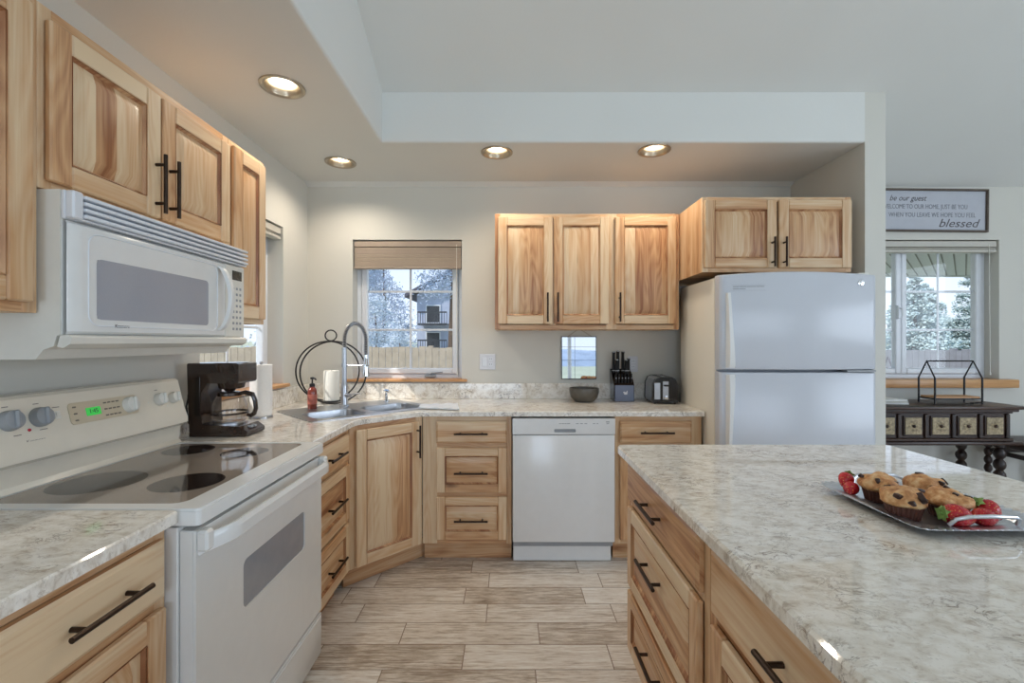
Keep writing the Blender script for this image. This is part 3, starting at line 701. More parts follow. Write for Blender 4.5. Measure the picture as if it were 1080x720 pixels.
mb = MB(); mb.add(P_lathe([(.030, 0), (.030, .006), (.024, .010), (.0215, .02), (.0205, .12), (.016, .15), (.0145, .155), (.0145, .36), (.0165, .362), (.0165, .372), (1e-6, .373)], (fx, fy, fz), 20)); obj('body', mb, 'steel', t)
dx, dy = .985, -.17; R_ = .073
path = [Vector((fx, fy, fz+.35+.005*i)) for i in range(14)]; zt = fz+.42
path += [Vector((fx+dx*R_*(1-math.cos(a)), fy+dy*R_*(1-math.cos(a)), zt+math.sin(a)*.105)) for a in [PI*i/40 for i in range(1, 41)]]
ex, ey = fx+dx*2*R_, fy+dy*2*R_
path += [Vector((ex, ey, zt-.01*i)) for i in range(1, 10)]
mb = MB(); mb.add(P_tube(path, .008, 8)); obj('hose', mb, 'dgrey', t)
# coil wound round the hose
L_ = [0]
for a, b in zip(path, path[1:]): L_.append(L_[-1]+(b-a).length)
def along(d):
    for i in range(len(path)-1):
        if d <= L_[i+1]: k = (d-L_[i])/(L_[i+1]-L_[i]); return path[i].lerp(path[i+1], k), (path[i+1]-path[i]).normalized()
    return path[-1], (path[-1]-path[-2]).normalized()
coil = []; turns = 46; nn = turns*9; side = Vector((-dy, dx, 0))
for i in range(nn+1):
    p, d = along(L_[-1]*i/nn); w = d.cross(side).normalized(); a = 2*PI*turns*i/nn; coil.append(p+(side*math.cos(a)+w*math.sin(a))*.0115)
mb = MB(); mb.add(P_tube(coil, .0026, 5)); obj('spring', mb, 'steel', t)
ez = zt-.09
mb = MB(); mb.add(P_lathe([(.012, .0), (.0135, -.002), (.0135, -.05), (.0155, -.055), (.0165, -.085), (.021, -.125), (.021, -.135), (.012, -.137), (1e-6, -.136)], (ex, ey, ez), 18)); mb.box(-.004, .004, -.026, -.012, -.105, -.06, .002, T=Matrix.Translation((ex, ey, ez))); obj('spray_head', mb, 'chrome', t)
mb = MB(); az = fz+.262; mb.add(P_lathe([(.0185, -.012), (.0185, .012)], (fx, fy, az), 16)); mb.add(P_tube([(fx+.016*dx, fy+.016*dy, az), (ex-.016*dx, ey-.016*dy, az)], .0045, 8))
mb.add(P_tube([(ex+.018*math.cos(a), ey+.018*math.sin(a), az) for a in [2*PI*i/20 for i in range(20)]], .0035, 6, True)); obj('holder_arm', mb, 'steel', t)
mb = MB(); mb.add(P_cyl((fx+.015, fy-.01, fz+.075), (fx+.05, fy-.035, fz+.075), .013, .013, 14)); mb.add(P_tube([(fx+.045, fy-.03, fz+.078), (fx+.075, fy-.03, fz+.085), (fx+.11, fy-.03, fz+.087)], [.006, .005, .0045], 8)); obj('lever', mb, 'steel', t)
px_, py_ = SD(1.61, 2.80)
mb = MB(); mb.add(P_lathe([(.02, 0), (.02, .004), (.011, .008), (.010, .05), (.0075, .052), (.0075, .07), (.020, .072), (.021, .078), (.012, .083), (1e-6, .083)], (px_, py_, CT1+.005), 20)); mb.add(P_tube([(px_, py_, CT1+.08), (px_+.02, py_-.035, CT1+.08), (px_+.026, py_-.045, CT1+.074)], .005, 8))
tag(obj('sink_soap_pump', mb, 'chrome'), 'short chrome soap pump on the sink deck under the window', 'soap pump')
mb = MB(); q = [(-.56, 2.80), (-.30, 2.74), (-.34, 3.0), (-.57, 2.94)]  # thin rippled white sheet beside the sink
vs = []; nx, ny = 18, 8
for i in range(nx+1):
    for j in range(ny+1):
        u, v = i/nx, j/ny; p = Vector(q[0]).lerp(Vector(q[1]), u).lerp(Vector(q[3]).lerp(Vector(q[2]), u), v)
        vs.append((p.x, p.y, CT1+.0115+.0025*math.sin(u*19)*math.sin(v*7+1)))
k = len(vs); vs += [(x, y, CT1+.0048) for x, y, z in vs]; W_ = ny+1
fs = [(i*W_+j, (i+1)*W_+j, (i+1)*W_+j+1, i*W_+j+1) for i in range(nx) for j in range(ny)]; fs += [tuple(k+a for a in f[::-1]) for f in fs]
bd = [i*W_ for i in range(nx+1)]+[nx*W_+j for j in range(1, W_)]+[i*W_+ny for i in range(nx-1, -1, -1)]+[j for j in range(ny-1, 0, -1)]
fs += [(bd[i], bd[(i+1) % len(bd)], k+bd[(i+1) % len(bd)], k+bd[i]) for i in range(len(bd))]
mb.add((vs, fs)); tag(obj('white_sheet', mb, 'sheet'), 'thin white sheet lying flat at the right end of the sink', 'dish cloth')

# ------------------------------------------------------------------ range
RY0, RW = 1.1275, .760
F = frame((-.78, RY0, 0), 90)      # local x along the range front, y inward (towards the wall), front of the oven door at y = 0
t = thing('kitchen_range', 'white freestanding electric range with black glass cooktop against the left wall', 'stove', F @ Vector((RW/2, .3, 0)))
mb = MB(F); mb.box(0, .02, .042, .66, .03, .868, .002); mb.box(RW-.02, RW, .042, .66, .03, .868, .002); mb.box(.02, RW-.02, .05, .66, .03, .05, 0); mb.box(.02, RW-.02, .645, .66, .05, .868, 0); mb.box(.02, RW-.02, .044, .06, .80, .868, .002); mb.box(.04, RW-.04, .07, .62, .001, .03, 0)
obj('body', mb, 'enamel', t)
mb = MB(F)   # rounded cooktop frame
mb.add(P_plate(round_rect(0, RW, -.012, .60, .012), [round_rect(.045, RW-.030, .062, .568, .035)], .873, .908)); mb.add(P_plate(round_rect(.004, RW-.004, -.008, .60, .012), [round_rect(.040, RW-.026, .057, .572, .035)], .908, .9145)); mb.box(.04, RW-.03, .055, .575, .874, .906, 0)
obj('cooktop_frame', mb, 'enamel', t)
mb = MB(F); mb.add(P_plate(round_rect(.041, RW-.027, .058, .571, .033, 8), [], .9085, .9135)); gl = obj('cooktop_glass', mb, 'cook', t, label='dark glossy ceramic glass')
for cx, cy, r in ((.222, .437, .115), (.222, .173, .095), (.622, .45, .085), (.585, .215, .080)):
    mb = MB(F); mb.add(P_plate(circle(cx, cy, r, 64), [], .9132, .9137)); obj('burner_ring', mb, 'burner', gl, label='dark round burner mark')
# backguard, leaning back
prof = [(.574, .9155), (.585, .93), (.578, .985), (.548, 1.000), (.548, 1.020), (.562, 1.06), (.590, 1.170), (.600, 1.178), (.640, 1.178), (.6935, 1.12), (.6935, .9155)]
mb = MB(F); n = len(prof); vs = [(x, y, z) for x in (0, .006, RW-.006, RW) for y, z in [(a+(.004 if x in (0, RW) else 0), b-(.004 if x in (0, RW) else 0)*(b > 1)) for a, b in prof]]
fs = [tuple(range(n)), tuple(range(3*n, 4*n))[::-1]]+[(k*n+i, k*n+(i+1) % n, (k+1)*n+(i+1) % n, (k+1)*n+i) for k in range(3) for i in range(n)]
mb.add((vs, fs)); bg = obj('backguard', mb, plain('lamp_warmed_enamel', s(228, 221, 206), .2, var=.015), t)  # warmth of the lamps is mixed into this enamel colour
# control face frame: x along, z up the slope, y into the panel
ang = math.atan2(.590-.562, 1.170-1.06); CF = F @ Matrix.Translation((0, .555, 1.03)) @ Matrix.Rotation(-ang, 4, 'X')
CF = F @ Matrix.Translation((0, .562, 1.06)) @ Matrix.Rotation(-ang, 4, 'X')
mb = MB(CF); mb.add(P_side(round_rect(.271, .526, .012, .080, .012), -.003, .004)); obj('display_panel', mb, 'almond', t, label='beige control panel')
mb = MB(CF); mb.box(.325, .377, -.0042, -.0028, .032, .058, .001); dp = obj('clock_display', mb, 'led', t, label='green clock display')
text('clock_digits', '1:45', CF, .351, .045, -.0043, .019, 'dgrey', t, 'CENTER')
for i in range(5):
    for j in range(3):
        xb_ = (.284, .391, .407, .423, .439)[i]; mb = MB(CF); mb.box(xb_, xb_+.011, -.0046, -.0029, .022+.021*j, .0265+.021*j, .0005); obj('button', mb, 'print', t)
def knob(x, z, r, mat, lab, oval=False):
    mb = MB(CF @ Matrix.Translation((x, 0, z)))
    mb.add(P_lathe([(r*1.02, .001), (r, .010), (r*.9, .022), (r*.55, .025), (1e-6, .025)], n=24, axis=1)); mb.box(-r*.22, r*.22, -.034, -.02, -r*.88, r*.88, .004, T=Matrix.Rotation(.5 if oval else .15, 4, 'Y'))
    obj('knob', mb, mat, t, label=lab)
knob(.104, .056, .028, 'grey', 'grey burner knob'); knob(.184, .053, .028, 'grey', 'grey burner knob')
knob(.490, .046, .028, 'plastic', 'white oven knob'); knob(.630, .048, .024, 'plastic', 'white burner knob'); knob(.700, .046, .022, 'plastic', 'white burner knob')
mb = MB(CF)
for x, z in ((.150, .022), ): mb.add(P_lathe([(.0045, .0005), (.004, .0025), (1e-6, .003)], (x, 0, z), 12, 1))
obj('indicator_lamp', mb, 'red', t, label='red indicator lamp')
mb = MB(CF); mb.box(.229, .247, -.0012, .001, .040, .064, .0005); mb.box(.232, .244, -.004, -.0011, .046, .058, .001); mb.add(P_lathe([(.003, .0003), (1e-6, .002)], (.665, 0, .016), 8, 1)); mb.add(P_lathe([(.003, .0003), (1e-6, .002)], (.578, 0, .042), 8, 1)); obj('rocker_switch', mb, 'plastic', t)
for x, z, w in ((.096, .094, .016), (.176, .092, .016), (.226, .074, .022), (.108, .012, .02), (.178, .016, .022), (.62, .084, .014)): mb = MB(CF); mb.box(x, x+w, -.0004, .0006, z, z+.0022, 0); obj('printed_mark', mb, 'print', t)
text('maker_badge', 'Kenmore', CF, .160, -.010, -.0005, .0135, 'print', t, 'CENTER', .2)
# oven door with its window and bar handle
mb = MB(F); OX0, OX1, OZ0, OZ1 = .205, .605, .545, .688
mb.add(P_plate(round_rect(.003, RW-.003, .224, .858, .006), [round_rect(OX0, OX1, OZ0, OZ1, .02)], -.006, 0), T=Matrix(((1, 0, 0, 0), (0, 0, -1, -.002+0), (0, 1, 0, 0), (0, 0, 0, 1))))
mb.box(.004, RW-.004, .0045, .041, .224, .858, .003)
od = obj('oven_door', mb, 'enamel', t)
mb = MB(F); mb.add(P_side(round_rect(OX0-.0, OX1+.0, OZ0, OZ1, .02), .0012, .004)); obj('oven_window', mb, 'oven', od, label='grey tinted glass window')
mb = MB(F); P = []
for i in range(25):
    u = i/24; x = .012+(RW-.024)*u; e = min(u, 1-u); bow = min(1, e/.10)
    P.append((x, -.048*math.sin(bow*PI/2)-.004, .832-.012*(1-math.sin(bow*PI/2))))
prof = [(-.010, -.020), (-.002, -.026), (.008, -.022), (.010, .004), (.006, .020), (-.004, .022), (-.011, .010)]
vs = []; 
for x, y, z in P: vs += [(x, y+a, z+b) for a, b in prof]
k = len(prof); fs = [(i*k+j, i*k+(j+1) % k, (i+1)*k+(j+1) % k, (i+1)*k+j) for i in range(24) for j in range(k)]+[tuple(range(k)), tuple(range(24*k, 25*k))[::-1]]
mb.add((vs, fs)); mb.box(.003, .034, -.03, 0, .805, .858, .006); mb.box(RW-.034, RW-.003, -.03, 0, .805, .858, .006); obj('handle', mb, 'enamel', od)
mb = MB(F); mb.box(.003, RW-.003, -.004, .04, .045, .214, .006, seg=2); mb.box(.02, RW-.02, -.010, -.003, .196, .210, .003); obj('storage_drawer', mb, 'enamel', t)
mb = MB(F); mb.box(.05, RW-.05, .030, .0435, .860, .870, 0); obj('vent_slot', mb, 'dgrey', t)

# ------------------------------------------------------------------ microwave over the range
F = frame((-1.10, 1.1285, 0), 90); MW = .756; MZ0, MZ1 = 1.305, 1.708
t = thing('microwave', 'white over-the-range microwave hung under the short wall cabinet', 'microwave', F @ Vector((MW/2, .2, MZ0)))
mb = MB(F); mb.add((lambda vf: ([(z_, x_, y_) for x_, z_, y_ in vf[0]], vf[1]))(P_side([(.022, 1.345), (.03, 1.318), (.055, 1.31), (.075, 1.285), (.372, 1.285), (.372, MZ1), (.014, MZ1), (.014, 1.345)], 0, MW)))
obj('body', mb, 'plastic', t)
mb = MB(F); mb.box(0, MW, .002, .0138, 1.636, MZ1, .003); mb.box(0, .029, -.020, .0025, 1.637, MZ1-.001, .004); mb.box(.0295, MW, -.014, .0022, 1.6365, 1.6425, .002)
for i in range(4):
    z = 1.644+.0158*i; mb.box(.030, MW-.006, -.024, .003, z, z+.0095, .003, seg=2)
obj('vent_grille', mb, 'vinyl', t)
DX = .625
mb = MB(F); n = 22
def bulge(x): u = (x/DX-.5)*2; return .010*(1-u**4)
op = (.075, .515, 1.390, 1.546)
vs, fs = [], []; gx = sorted([.004, .02, .04, .07]+[op[0], op[1]]+[.09+.045*i for i in range(12)]); gx = [x for i, x in enumerate(gx) if (i == 0 or x-gx[i-1] > .004)]; gx = [x for x in gx if x < DX-.02]+[DX-.012, DX]
gz = [1.348, 1.356, 1.375, op[2], 1.45, 1.50, op[3], 1.585, 1.615, 1.626, 1.633]
def dy_(x, z): e = min(1, (z-1.346)/.016, (1.635-z)/.016, (x+.001)/.02); return .013-(.017+bulge(x))*math.sqrt(max(0, 1-(1-max(0, e))**2))
for x in gx:
    for z in gz: vs.append((x, dy_(x, z), z))
k = len(gz)
for i in range(len(gx)-1):
    for j in range(k-1):
        if op[0]-.001 <= gx[i] and gx[i+1] <= op[1]+.001 and op[2]-.001 <= gz[j] and gz[j+1] <= op[3]+.001: continue
        fs.append((i*k+j, i*k+j+1, (i+1)*k+j+1, (i+1)*k+j))
mb.add((vs, fs)); mb.box(.004, DX, .0125, .0137, 1.348, 1.633, 0); md = obj('door', mb, 'enamel', t)
mb = MB(F); vs = []; rc = .014; wx0, wx1 = op[0]-.002, op[1]+.002; nx_ = 40
xs = sorted([wx0+rc*(1-math.cos(PI/2*i/6)) for i in range(7)]+[wx1-rc*(1-math.cos(PI/2*i/6)) for i in range(7)]+[wx0+rc+(wx1-wx0-2*rc)*i/12 for i in range(1, 12)])
for x in xs:
    e = max(0, rc-min(x-wx0, wx1-x)); c_ = rc-math.sqrt(max(0, rc*rc-e*e))
    vs += [(x, dy_(x, 1.45)-.0006, op[2]-.002+c_), (x, dy_(x, 1.45)-.0006, op[3]+.002-c_)]
m_ = len(vs); vs += [(x, y+.004, z) for x, y, z in vs]
fs = [(2*i, 2*i+1, 2*i+3, 2*i+2) for i in range(len(xs)-1)]; fs += [tuple(a+m_ for a in f[::-1]) for f in fs]
mb.add((vs, fs)); obj('door_window', mb, 'micro', md, label='grey see-through mesh window')
mb = MB(F); lp_ = [(x, dy_(x, 1.5)-.0004, z) for x, z in round_rect(.052, .572, 1.371, 1.612, .03, 8)]; dn = []
for a_, b_ in zip(lp_, lp_[1:]+lp_[:1]):
    k_ = max(1, int(abs(b_[0]-a_[0])/.03))
    for i in range(k_): x = a_[0]+(b_[0]-a_[0])*i/k_; dn.append((x, dy_(x, 1.5)-.0004, a_[2]+(b_[2]-a_[2])*i/k_))
mb.add(P_tube(dn, .0016, 6, True)); obj('door_outline', mb, 'vinyl', md)
text('maker_badge', 'Kenmore', F, .125, 1.372, dy_(.15, 1.372)-.001, .0125, 'dgrey', md, 'LEFT', .1)
mb = MB(F); P = [];
for i in range(25):
    u = i/24; P.append((.588+.0*u, dy_(.588, 1.5)-.045*math.sin(PI*u)**.6-.001, 1.372+.24*u))
vs = [];
for (x, y, z), i in zip(P, range(25)):
    w = .016; vs += [(x-w, y+.004, z), (x-w*.6, y-.006, z), (x+w*.6, y-.006, z), (x+w, y+.004, z), (x, y+.009, z)]
fs = [(i*5+j, i*5+(j+1) % 5, (i+1)*5+(j+1) % 5, (i+1)*5+j) for i in range(24) for j in range(5)]+[tuple(range(5)), tuple(range(120, 125))[::-1]]
mb.add((vs, fs)); obj('handle', mb, 'enamel', md)
mb = MB(F); mb.box(DX+.003, MW-.001, -.004, .0136, 1.348, 1.633, .004); cp = obj('control_panel', mb, 'plastic', t)
mb = MB(F); mb.box(.672, .735, -.0055, -.0035, 1.575, 1.612, .001); obj('display', mb, 'lcd', cp)
mb = MB(F)
for i in range(3):
    for j in range(8): mb.box(.674+.023*i, .686+.023*i, -.0052, -.0036, 1.375+.023*j, 1.385+.023*j, .0008)
obj('keypad', mb, 'grey', cp)
mb = MB(F); mb.add((lambda vf: ([(z_, x_, y_) for x_, z_, y_ in vf[0]], vf[1]))(P_side([(-.016, 1.340), (-.012, 1.324), (.006, 1.314), (.0215, 1.3165), (.0136, 1.3445), (-.006, 1.3465)], 0, MW))); obj('bottom_trim', mb, 'plastic', t)

# ------------------------------------------------------------------ dishwasher
F = frame((.0205, 2.70, 0), 0); DW = .607
t = thing('dishwasher', 'white built-in dishwasher between the two back wall base cabinets', 'dishwasher', F @ Vector((DW/2, .3, 0)))
mb = MB(F); mb.box(.004, DW-.004, .036, .58, .10, .868, .002); obj('tub', mb, 'grey', t)
mb = MB(F); mb.box(0, DW, 0, .035, .138, .776, .006, seg=2); obj('door', mb, 'enamel', t)
mb = MB(F)
mb.add(P_plate([(0, .781), (DW, .781), (DW, .873), (0, .873)], [round_rect(.245, .375, .792, .812, .008)], -.010, .0), T=Matrix(((1, 0, 0, 0), (0, 0, -1, -.006), (0, 1, 0, 0), (0, 0, 0, 1))))
mb.box(0, DW, -.002+.006, .035, .781, .873, .002); cpn = obj('control_panel', mb, 'enamel', t)
mb = MB(F); mb.box(.247, .373, -.001, .003, .793, .811, .001); obj('handle', mb, 'grey', cpn, label='recessed grey grip')
mb = MB(F)
for x, w in ((.275, .012), (.29, .014), (.307, .012), (.322, .018), (.375, .016), (.40, .016), (.425, .016), (.475, .014), (.497, .01), (.555, .016)): mb.box(x, x+w, -.0068, -.0058, .842, .846, 0)
mb.box(.553, .573, -.0068, -.0058, .851, .857, 0); obj('printed_marks', mb, 'grey', cpn)
mb = MB(F); mb.box(.004, DW-.012, .055, .07, .004, .134, .003); obj('toe_kick', mb, 'enamel', t)

# ------------------------------------------------------------------ refrigerator
FX0, FW = 1.174, .874
F = frame((FX0, 2.52, 0), 0)
t = thing('refrigerator', 'white top-freezer refrigerator in the alcove beside the back counter', 'refrigerator', F @ Vector((FW/2, .3, 0)))
mb = MB(F); mb.box(0, FW, .085, .60, .03, 1.695, .006, seg=2); mb.box(.02, FW-.02, .10, .58, .002, .03, 0); obj('cabinet_body', mb, 'fside', t)
def crown(x): u = (x/FW-.5)*2; return .026*(1-u*u)
def fdoor(za, zb, arch):
    mb = MB(F); n = 28; rows = [(za, .016), (za+.004, .004), (za+.014, 0), (zb-.014, 0), (zb-.004, .004), (zb, .016)]
    vs, fs = [], []
    xs = [FW*(1-math.cos(PI*i/n))/2 for i in range(n+1)]
    for x in xs:
        e = .012*(max(0, 1-min(x, FW-x)/.016))**2
        for z, b in rows:
            zz = z+(arch*(crown(x)/.026) if z > (za+zb)/2 else 0); vs.append((x, .004+b+e-crown(x)+.010, zz))
        vs.append((x, .076, zb+arch*(crown(x)/.026))); vs.append((x, .076, za))
    k = len(rows)+2
    fs = [(i*k+j, i*k+(j+1) % k, (i+1)*k+(j+1) % k, (i+1)*k+j) for i in range(n) for j in range(k)]+[tuple(range(k)), tuple(range(n*k, (n+1)*k))[::-1]]
    mb.add((vs, fs)); return mb
UZ_, LZ_ = 1.172, 1.160
def side_grip(za, zb, flip):
    """tall sculpted grip along the left edge, wide end at the door gap"""
    mb = MB(F); vs = []; n = 20
    for i in range(n+1):
        u = i/n; z = za+(zb-za)*u; k = (1-u) if not flip else u
        w = .028+.030*k**1.5; x0 = .030; h = .010+.020*math.sin(PI*min(1, max(0, u)))**.5*(.5+.5*k)
        y = .014-crown(x0+.03)
        vs += [(x0, y+.003, z), (x0+w*.25, y-h, z), (x0+w*.8, y-h*.9, z), (x0+w, y+.004, z), (x0+w*.5, y+.008, z)]
    fs = [(i*5+j, i*5+(j+1) % 5, (i+1)*5+(j+1) % 5, (i+1)*5+j) for i in range(n) for j in range(5)]+[tuple(range(5)), tuple(range(n*5, n*5+5))[::-1]]
    mb.add((vs, fs)); return mb
ud = obj('freezer_door', fdoor(UZ_, 1.702, .016), 'fridge', t); obj('handle', side_grip(UZ_+.012, 1.60, False), 'enamel', ud)
ld = obj('refrigerator_door', fdoor(.09, LZ_, 0), 'fridge', t); obj('handle', side_grip(.62, LZ_-.012, True), 'enamel', ld)
mb = MB(F); mb.box(.01, FW-.01, .0765, .0845, .10, 1.69, 0); mb.box(.70, .86, .002, .05, 1.1605, 1.1715, .001); obj('door_gasket', mb, 'grey', t)
mb = MB(F); mb.box(FW-.09, FW-.03, .03, .11, 1.7025, 1.715, .004, seg=2); obj('hinge_cover', mb, 'plastic', t)
mb = MB(F); mb.box(.02, FW-.02, .05, .084, .004, .082, .004); obj('base_grille', mb, 'grey', t)
mb = MB(F); yl = lambda x: .014-crown(x)
for x0, x1, z in ((.068, .10, 1.632), (.102, .14, 1.632), (.142, .19, 1.632), (.192, .235, 1.632), (.068, .10, 1.6195), (.102, .135, 1.6195)):
    v = []
    for i in range(5): x = x0+(x1-x0)*i/4; v += [(x, yl(x)-.0008, z), (x, yl(x)-.0008, z+.004)]
    mb.add((v, [(2*i, 2*i+1, 2*i+3, 2*i+2) for i in range(4)]))
obj('printed_label', mb, 'grey', ud)
mb = MB(F)
v = []
for x0, x1, za, zb in ((.060, .245, 1.642, 1.6428), (.060, .245, 1.6125, 1.6133)):
    v = []
    for i in range(9): x = x0+(x1-x0)*i/8; v += [(x, yl(x)-.0006, za), (x, yl(x)-.0006, zb)]
    mb.add((v, [(2*i, 2*i+1, 2*i+3, 2*i+2) for i in range(8)]))
obj('label_border', mb, 'grey', ud)
mb = MB(F); mb.add(P_lathe([(.017, .0), (.016, .004), (.006, .006), (1e-6, .006)], (.775, yl(.775)-.0, 1.655), 20, 1)); obj('glare_disc', mb, 'chrome', ud, label='small round disc standing in for a glare spot')  # chrome disc added in place of a glare spot on the door

# ------------------------------------------------------------------ outlets
def outlet(name, F, x, z, gangs, lab):
    t = thing(name, lab, 'outlet', F @ Vector((x, 0, z)), 'wall outlet plates'); w = .07+.046*(gangs-1)
    mb = MB(F); mb.box(x-w/2, x+w/2, -.006, -.0003, z-.0575, z+.0575, .003); obj('plate', mb, 'outlet', t)
    for g in range(gangs):
        cx = x-.023*(gangs-1)+.046*g
        if g == 0 and gangs > 1:
            mb = MB(F); mb.box(cx-.0165, cx+.0165, -.010, -.0055, z-.033, z+.033, .002); obj('rocker_switch', mb, 'vinyl', t)
        else:
            mb = MB(F)
            for k in (-1, 1): mb.add(P_side(round_rect(cx-.016, cx+.016, z+k*.02-.0135, z+k*.02+.0135, .009), -.0085, -.0055))
            rc = obj('receptacle', mb, 'vinyl', t); mb = MB(F)
            for k in (-1, 1): mb.box(cx-.008, cx-.0055, -.0092, -.0084, z+k*.02-.003, z+k*.02+.006, 0); mb.box(cx+.0055, cx+.008, -.0092, -.0084, z+k*.02-.003, z+k*.02+.006, 0)
            obj('slots', mb, 'dgrey', rc)
F = frame((0, YB, 0), 0)
outlet('wall_outlet', F, -.158, 1.182, 2, 'double wall plate with switch and outlet, right of the sink window')
outlet('wall_outlet', F, .905, 1.165, 1, 'single wall outlet partly hidden behind the knife block')

# ------------------------------------------------------------------ things on the counters
CT = CT1+.0006
# coffee maker (seen from its side: tower by the wall, carafe towards the room)
F = frame((-1.405, 2.055, CT), 0) @ Matrix.Diagonal((.86, .95, 1, 1))
t = thing('coffee_maker', 'dark brown drip coffee maker with an empty glass carafe, right of the range', 'coffee maker', F @ Vector((.15, 0, 0)))
mb = MB(F); hw = .075
mb.add(P_side([(.012, 0), (.295, 0), (.306, .006), (.306, .022), (.27, .045), (.078, .050), (.072, .10), (.072, .19), (.10, .232), (.255, .232), (.262, .24), (.262, .316), (.250, .320), (.006, .320), (0, .314), (.004, .20), (.012, .02)], -hw, hw))
bdy = obj('body', mb, 'brownp', t)
mb = MB(F); mb.add(P_lathe([(.050, .205), (.056, .208), (.078, .30), (.080, .316), (.074, .3215), (1e-6, .3215)], (.178, 0, 0), 28, sx=1.02, sy=1.04)); mb.add(P_lathe([(.022, .192), (.03, .2045)], (.168, 0, 0), 16)); obj('filter_basket', mb, 'brownp', t)
mb = MB(F); mb.add(P_lathe([(.072, .0465), (.072, .054), (.066, .056), (1e-6, .056)], (.168, 0, 0), 28)); obj('warming_plate', mb, 'steel', t)
mb = MB(F); pr = [(.001, .0575), (.060, .0575), (.074, .066), (.079, .085), (.077, .12), (.066, .155), (.053, .176), (.050, .184), (.047, .184), (.050, .175), (.063, .153), (.074, .12), (.076, .086), (.071, .068), (.058, .060), (.001, .060)]
mb.add(P_lathe([(q*1.1, z) for q, z in pr], (.168, 0, 0), 32)); ca = obj('carafe', mb, 'carafe', t)
mb = MB(F); mb.add(P_lathe([(.0505, .172), (.0545, .172), (.0545, .186), (.04, .190), (1e-6, .1905)], (.168, 0, 0), 28)); mb.add(P_lathe([(.0855, .100), (.0868, .099), (.0868, .092), (.0855, .091)], (.168, 0, 0), 32, caps=False)); obj('lid_and_band', mb, 'brownp', ca)
mb = MB(F); P = [(.215, 0, .181), (.250, 0, .187), (.288, 0, .176), (.300, 0, .150), (.304, 0, .115), (.296, 0, .092), (.278, 0, .082), (.259, 0, .086)]
for k in (0, ): mb.add(P_tube(P, [.008, .010, .012, .011, .0105, .011, .010, .007], 10)); obj('handle', mb, 'brownp', ca)
mb = MB(F); mb.box(.272, .300, -.03, -.012, .0335, .043, .002, T=Matrix.Translation((0, 0, -.002))); mb.box(.272, .300, .0, .018, .0335, .043, .002, T=Matrix.Translation((0, 0, -.002))); obj('switch', mb, 'grey', bdy, label='small grey button')
mb = MB(F); mb.box(.040, .066, -hw-.0015, -hw+.002, .09, .26, .001); obj('water_gauge', mb, 'gloss', bdy)
mb = MB(F); mb.add(P_tube([(.012, -.05, .03), (-.008, -.055, .06), (-.018, -.055, .13), (-.012, -.05, .165), (-.020, -.04, .18)], .004, 6)); obj('power_cord', mb, 'black', t)
# paper towel
t = thing('paper_towel_roll', 'white paper towel roll standing right of the coffee maker', 'paper towel', (-1.362, 2.50, CT))
mb = MB(); mb.add(P_lathe([(.02, 0), (.053, 0), (.055, .003), (.0555, .14), (.055, .276), (.053, .279), (.02, .279), (.02, 0)], (-1.362, 2.50, CT+.01), 40, caps=False, wob=lambda a, z: .006*math.sin(3*a+z*20)+.004*math.sin(11*a))); obj('roll', mb, 'paper', t)
mb = MB(); mb.add(P_lathe([(1e-6, 0), (.06, 0), (.06, .006), (.056, .0095), (.006, .0095), (.006, .292), (.010, .296), (.008, .305), (1e-6, .306)], (-1.362, 2.50, CT), 28)); obj('holder', mb, 'steel', t)
# soap bottle on the sink deck
sx_, sy_ = SD(1.115, 2.815); z0 = CT1+.005
t = thing('soap_bottle', 'amber soap bottle with a black pump on the left rear of the sink', 'soap bottle', (sx_, sy_, z0))
mb = MB(); mb.add(P_lathe([(1e-6, 0), (.025, 0), (.027, .004), (.027, .105), (.023, .122), (.014, .132), (.013, .14), (1e-6, .14)], (sx_, sy_, z0), 24)); bt = obj('bottle', mb, 'amber', t)
mb = MB(); mb.add(P_lathe([(.0274, .03), (.0277, .032), (.0277, .088), (.0274, .09)], (sx_, sy_, z0), 24, caps=False)); obj('label_wrap', mb, plain('soap_label', s(170, 96, 80), .5, var=.25, scale=50), bt)
mb = MB(); mb.add(P_lathe([(.016, .136), (.016, .152), (.010, .155), (.0045, .157), (.0045, .180), (.012, .182), (.012, .192), (1e-6, .194)], (sx_, sy_, z0), 16)); mb.add(P_tube([(sx_, sy_, z0+.188), (sx_+.025, sy_-.018, z0+.186), (sx_+.032, sy_-.023, z0+.178)], .0045, 8)); obj('pump', mb, 'black', t)
# ring shaped candle stand and candle
A_ = Vector((-1.255, 3.155, CT)); B_ = Vector((-1.160, 3.01, CT))
t = thing('candle_stand', 'black wire double-ring candle stand in the corner behind the faucet', 'candle holder', (A_+B_)/2)
rr = .205; ax = Vector((1, .30, 0)).normalized(); mb = MB()
for c_ in (A_, B_): mb.add(P_tube([c_+Vector((0, 0, rr+.006))+ax*rr*math.cos(a)+Vector((0, 0, rr*math.sin(a))) for a in [2*PI*i/56 for i in range(56)]], .0052, 8, True))
obj('ring', mb, 'black', t)
mb = MB(); 
for a in (PI/2, -PI/2+.42, -PI/2-.42):
    o_ = ax*rr*math.cos(a)+Vector((0, 0, rr+.006+rr*math.sin(a))); mb.add(P_tube([A_+o_, B_+o_], .0045, 8))
mid = (A_+B_)/2; mb.add(P_lathe([(1e-6, .012), (.068, .012), (.070, .0145), (.066, .017), (1e-6, .017)], mid, 28)); obj('base_plate', mb, 'black', t)
mb = MB(); mb.add(P_tube([mid+Vector((0, 0, 2*rr+.006+.040))+ax*.036*math.cos(a)+Vector((0, 0, .036*math.sin(a))) for a in [2*PI*i/28 for i in range(28)]], .0045, 8, True)); obj('finial_ring', mb, 'black', t)
t = thing('pillar_candle', 'thick white pillar candle standing inside the black wire ring stand', 'candle', mid+Vector((0, 0, .0175)))
